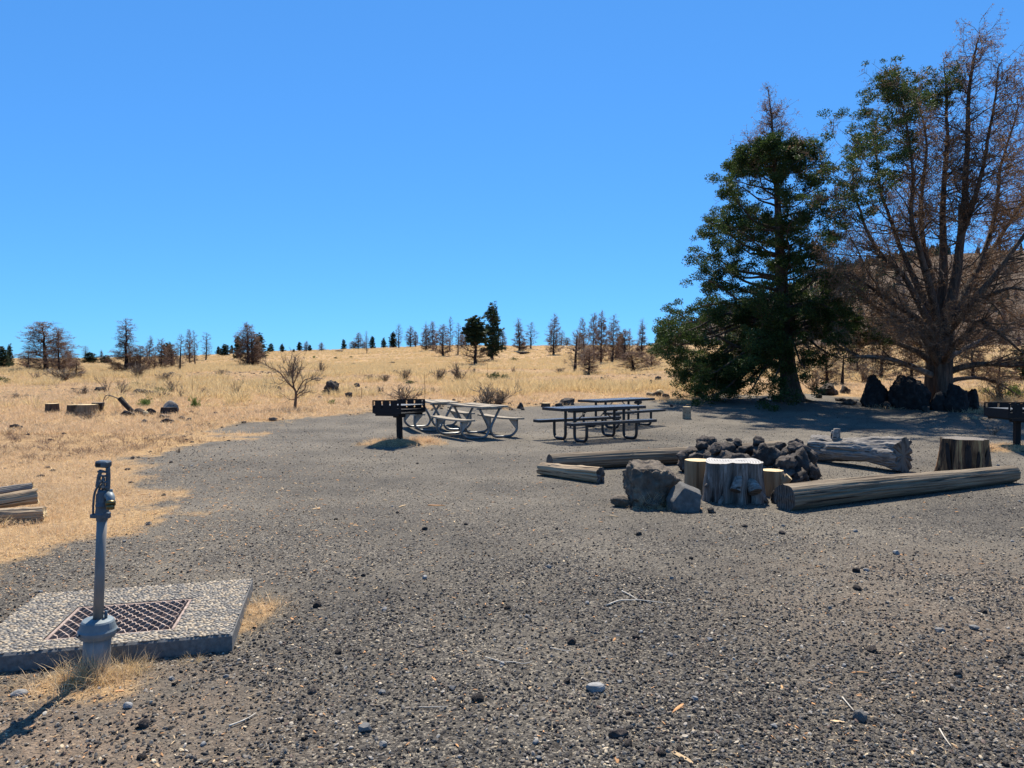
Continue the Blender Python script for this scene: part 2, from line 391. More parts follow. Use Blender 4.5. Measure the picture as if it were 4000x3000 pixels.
def cutmat(name, light, dark, ring=60):
    m, nt, b = new_mat(name); v = coords(nt)
    w = nt.nodes.new("ShaderNodeTexWave"); w.wave_type = 'RINGS'; w.rings_direction = 'Z'; w.inputs['Scale'].default_value = ring / 6.28
    w.inputs['Distortion'].default_value = 1.2; w.inputs['Detail'].default_value = 3; nt.links.new(v, w.inputs[0])
    n = noise(nt, v, 14, 6); f = math_n(nt, 'ADD', math_n(nt, 'MULTIPLY', w.outputs[1], .35), math_n(nt, 'MULTIPLY', n, .65))
    nt.links.new(ramp(nt, [(.3, dark), (.6, light)], f), b.inputs['Base Color']); b.inputs['Roughness'].default_value = .8
    bump(nt, b, f, .4, .004); return m
M['cut_fresh'] = cutmat("fresh_cut_wood", (.68, .52, .28), (.46, .31, .14))
M['cut_grey'] = cutmat("weathered_cut_wood", (.42, .40, .365), (.20, .18, .16))
M['cut_brown'] = cutmat("old_cut_wood", (.17, .14, .11), (.06, .048, .038))
M['cut_dark'] = cutmat("charred_cut_wood", (.11, .09, .075), (.03, .025, .02))
M['black_paint'] = plain("black_coated_steel", (.012, .012, .014), .42, 0, .5, 40, .3, .08)
M['grill_steel'] = plain("sooty_black_steel", (.008, .008, .009), .72, .0, .25, 25, .4, .25)
M['mesh_coat'] = plain("black_plastic_coating", (.03, .03, .033), .30, 0, 1.0, 40, .3, 0)
M['galv'] = surf("galvanised_pipe", [(.3, (.13, .135, .135)), (.7, (.27, .275, .27))], 18, rough=.42, metal=.65, bumps=.15, bdist=.002)
M['galv_dull'] = surf("dull_galvanised_pipe", [(.3, (.15, .14, .125)), (.7, (.30, .29, .275))], 9, (1, 1, .25), rough=.6, metal=.25, bumps=.2, bdist=.002)
M['castblue'] = surf("blue_grey_cast_iron", [(.3, (.045, .06, .075)), (.7, (.12, .15, .175))], 25, rough=.45, metal=.3, bumps=.3, bdist=.003)
M['collar'] = surf("painted_blue_grey_collar", [(.3, (.11, .14, .155)), (.7, (.20, .235, .245))], 9, rough=.5, metal=.1, bumps=.15, bdist=.003)
M['brass'] = surf("tarnished_brass", [(.3, (.10, .075, .03)), (.7, (.22, .17, .08))], 30, rough=.4, metal=.8, bumps=.2, bdist=.002)
M['plank'] = logmat("weathered_plank", (.16, .13, .095), (.31, .26, .195), (.52, .46, .36), (.10, .08, .06))
M['bracket'] = surf("grey_painted_bracket", [(.3, (.26, .26, .25)), (.7, (.44, .44, .42))], 15, rough=.6, metal=.2, bumps=.2)
M['rust'] = surf("rusty_grate_steel", [(.3, (.16, .10, .075)), (.55, (.36, .27, .215)), (.8, (.60, .50, .41))], 22, rough=.55, metal=.1, bumps=.3, bdist=.003)
M['concrete'] = surf("aggregate_concrete", [(.3, (.09, .088, .084)), (.7, (.19, .185, .175))], 35, rough=.9, bumps=.6, bdist=.004, fine=160)
M['pit'] = plain("drain_pit_concrete", (.10, .085, .07), .9)
def pebmat():
    m, nt, b = new_mat("river_pebbles"); g = nt.nodes.new("ShaderNodeNewGeometry"); oi = nt.nodes.new("ShaderNodeObjectInfo")
    r = math_n(nt, 'FRACT', math_n(nt, 'ADD', g.outputs['Random Per Island'], oi.outputs['Random']))
    col = ramp(nt, [(0, (.065, .058, .050)), (.2, (.12, .108, .092)), (.42, (.19, .162, .125)), (.62, (.32, .235, .14)), (.85, (.44, .36, .245)), (1, (.15, .135, .115))], r)
    n = noise(nt, coords(nt), 60, 4); col = mixc(nt, 1.0, col, ramp(nt, [(.3, (.8, .8, .8)), (.7, (1.1, 1.1, 1.1))], n), 'MULTIPLY')
    nt.links.new(col, b.inputs['Base Color']); b.inputs['Roughness'].default_value = .6; return m
M['pebble'] = pebmat()
def gravelmat():
    m, nt, b = new_mat("volcanic_gravel"); oi = nt.nodes.new("ShaderNodeObjectInfo")
    col = ramp(nt, [(0, (.016, .015, .014)), (.35, (.038, .034, .032)), (.58, (.075, .068, .061)), (.74, (.135, .122, .105)), (.85, (.24, .21, .17)),
                    (.92, (.11, .066, .050)), (.96, (.42, .37, .30)), (1, (.60, .46, .28))], oi.outputs['Random'])
    n = noise(nt, coords(nt), 3, 4); col = mixc(nt, 1.0, col, ramp(nt, [(.3, (.75, .75, .75)), (.7, (1.2, 1.2, 1.2))], n), 'MULTIPLY')
    nt.links.new(col, b.inputs['Base Color']); b.inputs['Roughness'].default_value = .8; b.inputs['Specular IOR Level'].default_value = .3; return m
M['gravel'] = gravelmat()
M['chip'] = surf("wood_chip", [(.3, (.34, .22, .11)), (.7, (.62, .46, .27))], 60, (.3, 1, 1), bumps=.3, bdist=.002, island=.3)
M['chip_red'] = surf("orange_wood_chip", [(.3, (.36, .16, .06)), (.7, (.58, .33, .15))], 60, (.3, 1, 1), bumps=.3, bdist=.002, island=.3)
M['twigpale'] = surf("bleached_twig", [(.3, (.38, .32, .24)), (.7, (.66, .60, .50))], 30, bumps=.2, bdist=.002)
def groundmat():
    m, nt, b = new_mat("ground_gravel_and_straw")
    P = coords(nt, (1, 1, 1))
    vo = nt.nodes.new("ShaderNodeTexVoronoi"); vo.inputs['Scale'].default_value = 85; nt.links.new(P, vo.inputs['Vector'])
    sep = nt.nodes.new("ShaderNodeSeparateColor"); nt.links.new(vo.outputs['Color'], sep.inputs[0])
    grav = ramp(nt, [(0, (.020, .018, .017)), (.35, (.054, .049, .044)), (.65, (.105, .096, .084)), (.85, (.19, .17, .14)), (1, (.38, .33, .25))], sep.outputs[0])
    dust = mixc(nt, 1.0, (.150, .133, .108), ramp(nt, [(.3, (.7, .7, .7)), (.7, (1.25, 1.25, 1.25))], noise(nt, P, 40, 8, .7)), 'MULTIPLY')
    dm = ramp(nt, [(.42, (.05, .05, .05)), (.60, (.75, .75, .75))], noise(nt, P, .75, 9, .66))
    aD = nt.nodes.new("ShaderNodeAttribute"); aD.attribute_name = "dust"; dm = math_n(nt, 'MAXIMUM', dm, aD.outputs['Fac'])
    col = mixc(nt, dm, grav, dust)
    ash = ramp(nt, [(.35, (.70, .70, .71)), (.65, (1.30, 1.27, 1.22))], noise(nt, P, .45, 8, .65)); col = mixc(nt, 1.0, col, ash, 'MULTIPLY')
    aS = nt.nodes.new("ShaderNodeAttribute"); aS.attribute_name = "straw"
    aT = nt.nodes.new("ShaderNodeAttribute"); aT.attribute_name = "soil"
    soil = ramp(nt, [(.35, (.12, .09, .065)), (.6, (.27, .20, .14))], noise(nt, P, 16, 8, .7))
    sf = math_n(nt, 'MULTIPLY', aT.outputs['Fac'], ramp(nt, [(.35, (0, 0, 0)), (.55, (1, 1, 1))], noise(nt, P, 2.2, 8, .7)))
    col = mixc(nt, sf, col, soil)
    st = ramp(nt, [(.30, (.11, .075, .045)), (.44, (.32, .215, .112)), (.6, (.50, .355, .185)), (.8, (.64, .48, .27))], noise(nt, coords(nt, (1, 1, 1)), 14, 12, .78))
    big = ramp(nt, [(.34, (.48, .43, .42)), (.47, (.92, .86, .84)), (.6, (1.0, .92, .80)), (.72, (1.08, .92, .62))], noise(nt, P, .16, 9, .68)); st = mixc(nt, 1.0, st, big, 'MULTIPLY')
    fac = math_n(nt, 'ADD', aS.outputs['Fac'], math_n(nt, 'MULTIPLY', math_n(nt, 'SUBTRACT', noise(nt, P, 2.6, 10, .75), .5), 1.5))
    fac = ramp(nt, [(.36, (0, 0, 0)), (.66, (1, 1, 1))], fac)
    col = mixc(nt, fac, col, st)
    nt.links.new(col, b.inputs['Base Color']); b.inputs['Roughness'].default_value = .95; b.inputs['Specular IOR Level'].default_value = .15
    h = math_n(nt, 'ADD', math_n(nt, 'MULTIPLY', vo.outputs['Distance'], -.6), noise(nt, P, 30, 8, .75)); bump(nt, b, h, .9, .018)
    return m
M['ground'] = groundmat()

# ------------------------------------------------------------------ straw boundary (world polygon)
_bp = [(-900, 2300), (0, 2290), (330, 2175), (560, 2080), (690, 2010), (710, 1895), (780, 1790), (900, 1705), (1100, 1645), (1350, 1615), (1600, 1600), (1900, 1588),
       (2300, 1580), (2620, 1578), (2900, 1545), (3120, 1540), (3330, 1560), (3420, 1590), (3850, 1630), (4100, 1660), (4900, 1700)]
_BW = np.array([[hit(a, b)[0], hit(a, b)[1]] for a, b in _bp])
def straw_dist(X, Y):
    """signed distance (m) to the gravel edge, positive in the grass, for arrays"""
    Pp = np.stack([np.ravel(X), np.ravel(Y)], 1); best = np.full(len(Pp), 1e9); sgn = np.zeros(len(Pp))
    for k in range(len(_BW) - 1):
        a, b = _BW[k], _BW[k + 1]; ab = b - a; t = np.clip(((Pp - a) @ ab) / (ab @ ab), 0, 1)
        q = Pp - (a + t[:, None] * ab); d = np.hypot(q[:, 0], q[:, 1]); cr = ab[0] * (Pp[:, 1] - a[1]) - ab[1] * (Pp[:, 0] - a[0])
        up = d < best; best = np.where(up, d, best); sgn = np.where(up, np.sign(cr), sgn)
    return best * sgn
def straw_amt(X, Y):
    X = np.ravel(X); Y = np.ravel(Y)
    d = straw_dist(X, Y); w = .55 + .05 * np.maximum(Y, 0)
    s = sstep(-w, w * 1.8, d + 1.9 * w * fbm(xy3(X, Y, .8), 5, 21, .62))
    s *= np.where(np.hypot(X + 3.2, Y - 4.75) < .7, .6, 1)
    for gx, gy in GRILLS:
        e = np.hypot((X - gx) / 1.2, (Y - gy) / .9); s = np.maximum(s, .75 * (1 - sstep(.45, 1.05, e)))
    e = np.hypot(X + 1.70, (Y - 4.5) / 2.6); s = np.maximum(s, .60 * (1 - sstep(.08, .24, e)))      # straw along the slab's right side
    e = np.hypot((X + 2.15) / 1.6, Y - 3.5); s = np.maximum(s, .66 * (1 - sstep(.1, .34, e)))
    return s

# ------------------------------------------------------------------ ground
def build_ground():
    ang = np.concatenate([np.radians(np.linspace(-48, 48, 420)), np.radians(np.linspace(52, 308, 66))]); ang.sort()
    r = np.concatenate([[0.02, .5, 1.0], np.geomspace(1.4, 2600, 330)])
    A, R = np.meshgrid(ang, r); X = (R * np.sin(A)).ravel(); Y = (R * np.cos(A)).ravel()
    Z = gz(X, Y); V = np.stack([X, Y, Z], 1); F = grid_faces(len(r), len(ang), True)[:, ::-1]
    me = mesh_np("ground", V, F, M['ground'])
    a = me.attributes.new("straw", 'FLOAT', 'POINT'); a.data.foreach_set("value", straw_amt(X, Y).astype(np.float32))
    s = (1 - sstep(.3, 1.5, np.hypot((X + 2.6) / 1.5, (Y - 2.9)))) + .5 * (1 - sstep(.5, 3, np.hypot(X - 3.5, Y - 4.2)))
    a = me.attributes.new("soil", 'FLOAT', 'POINT'); a.data.foreach_set("value", np.clip(s, 0, 1).astype(np.float32))
    a = me.attributes.new("dust", 'FLOAT', 'POINT'); a.data.foreach_set("value", (.12 + .68 * sstep(4.5, 14, Y)).astype(np.float32))
    o = obj("ground", me); tag(o, kind='structure'); return o
ground = build_ground()
# distant mountain on the right
def mountain_h(u):
    xs = np.array([-900, 2300, 2560, 2700, 2900, 3100, 3200, 3400, 3650, 3900, 4100, 4600, 5200, 6500])
    ys = np.array([1470, 1460, 1335, 1290, 1222, 1140, 1100, 1050, 1012, 995, 985, 960, 985, 1150])
    return (1445 - np.interp(u * FPX + 2000, xs, ys)) / FPX
def mtn_z(X, Y):
    u = X / Y; R = 760.; t = sstep(240, R, Y) ** 1.15
    z = mountain_h(u) * R * t - (1 - t) * 6
    z = z - .00025 * np.maximum(Y - R, 0) ** 2
    return z + (7 * t) * fbm(xy3(X, Y, 1 / 90.), 4, 33) * sstep(.02, .1, mountain_h(u)) * (1 - .8 * sstep(R - 120, R, Y)) + 1.6 * fbm(xy3(X, Y, 1 / 18.), 3, 37) * t
M['mountain'] = None
def build_mountain():
    m, nt, b = new_mat("dry_mountainside"); P = coords(nt)
    a = ramp(nt, [(.3, (.10, .075, .056)), (.5, (.165, .122, .088)), (.72, (.26, .20, .14))], noise(nt, P, .035, 10, .7))
    sp = ramp(nt, [(.45, (1, 1, 1)), (.62, (.42, .40, .42))], noise(nt, P, .35, 6, .8)); nt.links.new(mixc(nt, 1.0, a, sp, 'MULTIPLY'), b.inputs['Base Color'])
    b.inputs['Roughness'].default_value = 1; b.inputs['Specular IOR Level'].default_value = .05; bump(nt, b, noise(nt, P, .2, 8, .7), .8, 3.0)
    M['mountain'] = m
    uu = np.linspace(.12, 1.5, 330); yy = np.geomspace(240, 1100, 110); Yg, U = np.meshgrid(yy, uu, indexing='ij')
    Y = Yg.ravel(); X = (U * Yg).ravel(); V = np.stack([X, Y, mtn_z(X, Y)], 1)
    o = obj("mountain", mesh_np("mountain", V, grid_faces(len(yy), len(uu), False), m)); tag(o, kind='structure')
build_mountain()

# ------------------------------------------------------------------ rocks
_ico = {}
def ico(n):
    if n not in _ico:
        bm = bmesh.new(); bmesh.ops.create_icosphere(bm, subdivisions=n, radius=1); bm.verts.ensure_lookup_table()
        V = np.array([list(v.co) for v in bm.verts]); F = np.array([[v.index for v in f.verts] for f in bm.faces]); bm.free(); _ico[n] = (V, F)
    return _ico[n]
def rock_v(dims, seed, sub=3, cuts=9, rough=.12, pits=.0, cutd=(.55, .88), flatbase=True, planes=()):
    V, F = ico(sub); V = V.copy(); rng = np.random.default_rng(seed)
    for (nx, ny, nz, d) in planes:
        n = np.array([nx, ny, nz], float); n /= np.linalg.norm(n); q = V @ n; V -= np.outer(np.maximum(q - d, 0), n)
    for k in range(cuts):
        n = rng.normal(size=3); n /= np.linalg.norm(n); d = rng.uniform(*cutd); q = V @ n; V -= np.outer(np.maximum(q - d, 0), n)
    V *= (1 + rough * 1.6 * fbm(V * 1.3 + seed * 3.1, 3, seed))[:, None]
    V *= (1 + rough * .9 * fbm(V * 4.5 + seed, 3, seed + 3, .6))[:, None]
    if pits:
        p = fbm(V * 8 + seed * 1.7, 3, seed + 5, .65); V *= (1 + pits * np.minimum(p, .12) * 1.6 - pits * np.abs(fbm(V * 5 + seed, 2, seed + 8)) * .7)[:, None]
    V *= np.array(dims) / 2 / np.abs(V).max(0)
    if flatbase: V[:, 2] = np.maximum(V[:, 2], -dims[2] * .30)
    lo, hi = V.min(0), V.max(0); V = (V - (lo + hi) / 2) * np.array(dims) / (hi - lo)
    if flatbase: V[:, 2] -= V[:, 2].min()
    return V, F
def rock_mesh(name, mat, *a, smooth=True, **k):
    V, F = rock_v(*a, **k); return mesh_np(name, V, F, mat, smooth)
def place_rock(px, py, w, h, mat, label, cat="rock", name="rock", depth=None, sub=3, pits=.15, cuts=9, rough=.14, seed=None, group=None, Y=None, sink=.06, rotz=None, planes=()):
    """w,h in photo pixels; py is where the front of the rock meets the ground"""
    p = hit(px, py) if Y is None else Vector(((px - 2000) / FPX * Y, Y, g1((px - 2000) / FPX * Y, Y)))
    s = p.y / FPX; seed = seed if seed is not None else int(px * 7 + py); wm, hm = w * s, h * s; dm = depth or wm * .8
    o = obj(name, rock_mesh(name, M[mat], (wm, dm, hm * (1 + sink)), seed, sub=sub, pits=pits, cuts=cuts, rough=rough, planes=planes))
    p.y += dm * .42; p.x = (px - 2000) / FPX * p.y; o.location = (p.x, p.y, g1(p.x, p.y) - hm * sink); o.rotation_euler = (0, 0, 0 if rotz is None else rotz)
    return tag(o, label, cat, group)

big = place_rock(2558, 1985, 238, 178, 'basalt_brown', "largest brown basalt boulder with pale lichened top, left of the tan cut stump", "boulder", "boulder", depth=.55, sub=5, pits=.22, cuts=4, rough=.07, seed=12, sink=.1, planes=[(0, -1, .12, .52), (-1, -.15, .12, .66), (.05, -.25, 1, .55), (.62, -.1, .8, .62), (1, -.3, .1, .8), (-.5, -.6, .2, .72), (.5, -.9, .1, .66), (0, 1, .1, .6), (-.75, 0, .7, .78)])
place_rock(2676, 2000, 142, 108, 'basalt', "smooth grey basalt boulder with a peaked top in front of the big brown boulder", "boulder", "boulder", depth=.34, sub=4, pits=.02, cuts=3, rough=.035, seed=41, sink=.1, planes=[(.1, -1, .2, .5), (-.8, -.2, .75, .55), (.45, -.2, .95, .60), (1, -.2, -.1, .7), (-1, -.2, -.1, .74), (0, 1, .2, .6), (.3, -.7, .8, .70)])
place_rock(2425, 1984, 82, 46, 'basalt_brown', "low brown rock at the left foot of the largest basalt boulder", "rock", depth=.2, sub=4, seed=5, rough=.1)
place_rock(2548, 1990, 68, 40, 'basalt_brown', "small brown rock between the two basalt boulders", "rock", depth=.16, sub=4, seed=8)
place_rock(2781, 2006, 30, 22, 'lava', "fist-sized dark lava rock on the gravel in front of the silvered stump", "rock", sub=3, seed=9, pits=.3)
place_rock(3052, 1972, 74, 66, 'lava', "rough brown lava rock leaning on the left end of the long front log", "rock", depth=.22, sub=4, seed=15, pits=.3)
# boulders under the right-hand juniper
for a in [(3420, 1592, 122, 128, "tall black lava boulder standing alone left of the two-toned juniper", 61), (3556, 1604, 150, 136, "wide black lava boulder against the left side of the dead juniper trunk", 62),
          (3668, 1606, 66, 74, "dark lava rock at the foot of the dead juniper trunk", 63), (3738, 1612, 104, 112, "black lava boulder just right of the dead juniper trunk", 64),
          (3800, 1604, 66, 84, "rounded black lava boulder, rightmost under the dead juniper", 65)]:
    place_rock(a[0], a[1], a[2], a[3], 'lava_shade', a[4], "boulder", "lava_boulder", sub=5 if a[2] > 100 else 4, pits=.14, rough=.09, seed=a[5], cuts=14, sink=.12)
for a in [(3236, 1545, 96, 48, "heap-shaped black lava boulder in the grass between the two junipers", 71, 4), (3302, 1538, 44, 34, "smaller black lava rock behind the heap-shaped lava boulder", 72, 3),
          (3200, 1556, 26, 20, "small round dark stone right of the green juniper trunk", 73, 3), (3283, 1568, 40, 14, "flat dark stone in the shade edge between the junipers", 74, 3),
          (3315, 1582, 62, 22, "low dark rock left of the tall lava boulder", 75, 3), (3466, 1598, 34, 30, "grey stone between the two black lava boulders", 76, 3),
          (3618, 1610, 34, 24, "round brown stone in front of the dead juniper trunk", 77, 3), (3028, 1566, 30, 24, "dark rock at the left foot of the green juniper trunk", 78, 3),
          (2983, 1573, 38, 18, "low dark rock in the shade left of the green juniper trunk", 79, 3)]:
    place_rock(a[0], a[1], a[2], a[3], 'lava', a[4], "rock", sub=a[6], pits=.3, seed=a[5])
# scattered rocks in the grass
for k, a in enumerate([
    (1292, 1545, 76, 60, "big black boulder standing in the golden grass in mid-field"), (1362, 1556, 30, 24, "dark rock in the grass right of the big black boulder"),
    (1026, 1526, 54, 22, "low black lava rock in the grass left of the mid-field dead tree"), (1085, 1525, 28, 18, "small black lava rock beside the mid-field dead tree"),
    (1542, 1462, 22, 18, "small black rock on the slope above the left grill"), (2032, 1597, 28, 24, "black lava rock at the gravel edge between the two kinds of picnic table"),
    (2042, 1603, 16, 10, "tiny black rock touching the lava rock at the gravel edge"), (2214, 1582, 66, 26, "long speckled lava rock lying behind the black picnic tables"),
    (2186, 1592, 40, 18, "dark rounded lava rock in front of the long speckled one"), (2492, 1578, 32, 18, "black rock just right of the farther black picnic table"),
    (2544, 1508, 17, 26, "upright black spike of lava in the grass left of the green juniper"), (2571, 1487, 28, 18, "blocky black rock up the slope behind the lava spike"),
    (2353, 1489, 18, 17, "pointed black rock in golden grass behind the black tables"), (2496, 1512, 30, 12, "flat black rock left of the upright lava spike"),
    (561, 1656, 28, 18, "black rock on bare dirt below the leaning charred log"), (640, 1638, 46, 16, "flat black rock in front of the pale broken stump"),
    (652, 1657, 56, 22, "largest of the black rocks in front of the pale broken stump"), (737, 1648, 26, 15, "black rock right of the flat pair by the broken stump"),
    (708, 1642, 28, 16, "black rock with white streaks right of the broken stump"), (769, 1621, 22, 8, "thin flat dark rock at the far edge of the bare dirt"),
    (746, 1616, 18, 12, "grey rock half hidden in the grass edge"), (841, 1620, 23, 11, "black rock in a row along the grass edge, left one"),
    (908, 1637, 20, 12, "small round black rock left of the mid-field dead tree foot"), (950, 1638, 18, 10, "small black rock nearest the mid-field dead tree foot"),
    (950, 1654, 22, 9, "flat black rock on the gravel below the dead tree"), (61, 1687, 52, 30, "domed dark rock in the pale grass at the left edge"),
    (389, 1531, 50, 20, "dark lava heap in the grass behind the row of stumps"), (545, 1541, 60, 22, "left part of the dark lava outcrop behind the leaning log"),
    (600, 1550, 66, 26, "middle of the dark lava outcrop behind the leaning log"), (645, 1551, 50, 18, "right part of the dark lava outcrop beside the dull green bush"),
    (668, 1467, 36, 14, "dark mound of rock under the dead trees on the left slope"), (893, 1512, 20, 10, "small dark rock on the left slope"),
    (1065, 1645, 36, 14, "dark flat rock at the edge of the grass below the dead tree"), (1000, 1610, 14, 8, "small dark stone beside the dead tree"),
    (2250, 1373, 30, 8, "dark rock on the skyline beside a dead tree"), (1326, 1374, 34, 6, "low rock outcrop on the skyline"), (1380, 1425, 20, 8, "dark rock of the broken band across the slope"),
    (1455, 1425, 16, 7, "second dark rock of the broken band across the slope"), (1530, 1420, 30, 7, "long dark rock of the broken band across the slope"), (1620, 1422, 14, 6, "small dark rock at the right of the broken band"),
    (2045, 1384, 60, 10, "dark low outcrop under a skyline dead tree"), (1810, 1494, 20, 12, "black rock under the bare shrub on the slope"), (1842, 1492, 22, 13, "black rock beside a bare shrub on the slope"),
    (1770, 1500, 18, 14, "rounded black rock left of the bare shrub on the slope"), (1984, 1485, 40, 9, "dark rock below the green bush on the slope"), (2043, 1468, 17, 10, "small black rock uphill of the farther black table"),
    (1395, 1512, 26, 16, "black rock beside a tiny bare bush"), (1248, 1557, 16, 10, "small dark stone left of the big black boulder foot"), (2623, 1590, 14, 11, "small brown stone beside the split log under the green juniper")]):
    place_rock(a[0], a[1], a[2], a[3], 'lava', a[4], "rock", sub=4 if a[2] > 45 else 3, pits=.3, seed=100 + k, rough=.18)

# lava rocks of the fire ring, piled round a hollow
rng = np.random.default_rng(4)
RC = (3.62, 10.75); nm = 0
sizes = []
def ring_rock(ang, rad, z, s, lab, seed):
    x = RC[0] + rad * math.cos(ang); y = RC[1] + rad * math.sin(ang)
    o = obj("lava_rock", rock_mesh("lava_rock", M['lava'], (s * rng.uniform(.95, 1.35), s * rng.uniform(.85, 1.1), s * rng.uniform(.72, 1.0)), seed, sub=3, pits=.35, rough=.16, cuts=11, flatbase=False, cutd=(.48, .82)))
    o.location = (x, y, z); o.rotation_euler = (rng.uniform(-.3, .3), rng.uniform(-.3, .3), rng.uniform(0, 6.28)); tag(o, lab, "rock", "lava rocks piled round the fire ring"); return o
def side(a):
    a = math.degrees(a) % 360
    return "front" if 225 <= a < 315 else "right" if a >= 315 or a < 45 else "back" if a < 135 else "left"
for lay, (n, rad, z, s) in enumerate([(17, .88, .10, .34), (12, .60, .13, .30), (16, .78, .27, .31), (11, .64, .30, .27), (12, .74, .42, .26)]):
    for k in range(n):
        ang = 2 * PI * (k + .5 * (lay % 2)) / n + rng.uniform(-.1, .1); sd_ = side(ang)
        if lay == 4 and sd_ in ("front",): continue
        if lay in (2, 3) and sd_ == "front" and k % 3 == 0: continue
        word = ("at the bottom outside", "low down inside", "in the middle course", "inside the middle course", "on top")[lay]
        ring_rock(ang, rad * rng.uniform(.90, 1.08), z + rng.uniform(-.03, .04), s * rng.uniform(.55, 1.4), "dark lava rock %s of the fire ring heap, on its %s side" % (word, sd_), 300 + lay * 40 + k)
for k, (px, py, w) in enumerate([(3100, 1880, 60), (3060, 1900, 46), (3150, 1892, 40), (3170, 1880, 34), (2700, 1800, 56), (2435, 1728, 10)][:5]):
    place_rock(px, py, w, w * .7, 'lava', ["dark lava rock spilled off the right foot of the fire ring heap", "lava rock in front of the heap beside the tan branch stub", "flat lava rock right of the fire ring heap", "outermost small lava rock right of the fire ring heap", "lava rock at the left foot of the fire ring heap"][k], seed=500 + k, pits=.3)
tag(place_rock(2850, 1725, 30, 14, 'lava', "dark stone lying behind the back log near the fire ring", seed=520), None)

# ------------------------------------------------------------------ stumps and logs
def stump(name, label, px, py, w, h, side_m, top_m, seed, wb=None, lobes=.06, depth=None, Y=None, cat="stump", tilt=(0, 0), nl=5):
    if Y is None: p = hit(px, py); r = w * p.y / FPX / 2; Y = p.y + r
    x = (px - 2000) / FPX * Y; s = Y / FPX; r0 = w * s / 2; r1 = (wb or w * 1.12) * s / 2; hm = h * s
    rng = np.random.default_rng(seed); n, m = 48, 9
    a = np.arange(n) * 2 * PI / n; V = []; ph = rng.uniform(0, 6.28)
    lob = lobes * (np.cos(nl * a + ph) + .6 * np.cos((nl + 3) * a + ph * 2)) + lobes * .8 * fbm(np.stack([np.cos(a) * 3, np.sin(a) * 3, a * 0 + seed], 1), 3, seed)
    for k in range(m):
        t = k / (m - 1); r = r1 + (r0 - r1) * (1 - (1 - t) ** 2); q = lob * (1.6 - .8 * t) + .015 * rng.normal(size=n) * .4
        V.append(np.stack([np.cos(a) * r * (1 + q), np.sin(a) * r * (1 + q), np.full(n, hm * t - .03 * (1 - t))], 1))
    t = thing(name, label, cat, (x, Y, g1(x, Y)), (tilt[0], tilt[1], 0))
    obj("side", mesh_np("stump_side", np.concatenate(V), grid_faces(m, n, True), M[side_m]), t)
    top = V[-1]; rings = [top * np.array([k, k, 1]) + np.array([0, 0, .004 * (1 - k)]) for k in (1.0, .93, .6, .25)]
    Vt = np.concatenate(rings + [np.array([[0, 0, hm + .003]])]); Vt[:, 2] += .006 * fbm(Vt * 12, 2, seed); Vt[:n] = top; j = np.arange(n)
    Fq = grid_faces(4, n, True); Ft = np.stack([3 * n + j, 3 * n + (j + 1) % n, np.full(n, 4 * n)], 1)
    obj("cut_face", mesh_np("cut_face", Vt, [Fq, Ft], M[top_m], False), t)
    return t, x, Y, r0, hm
st1, sx1, sy1, sr1, sh1 = stump("stump", "plain tan sawn stump just left of the silvered stump", 2728, 1, 100, 128, 'stump_tan', 'cut_fresh', 1, wb=104, lobes=.012, Y=9.15)
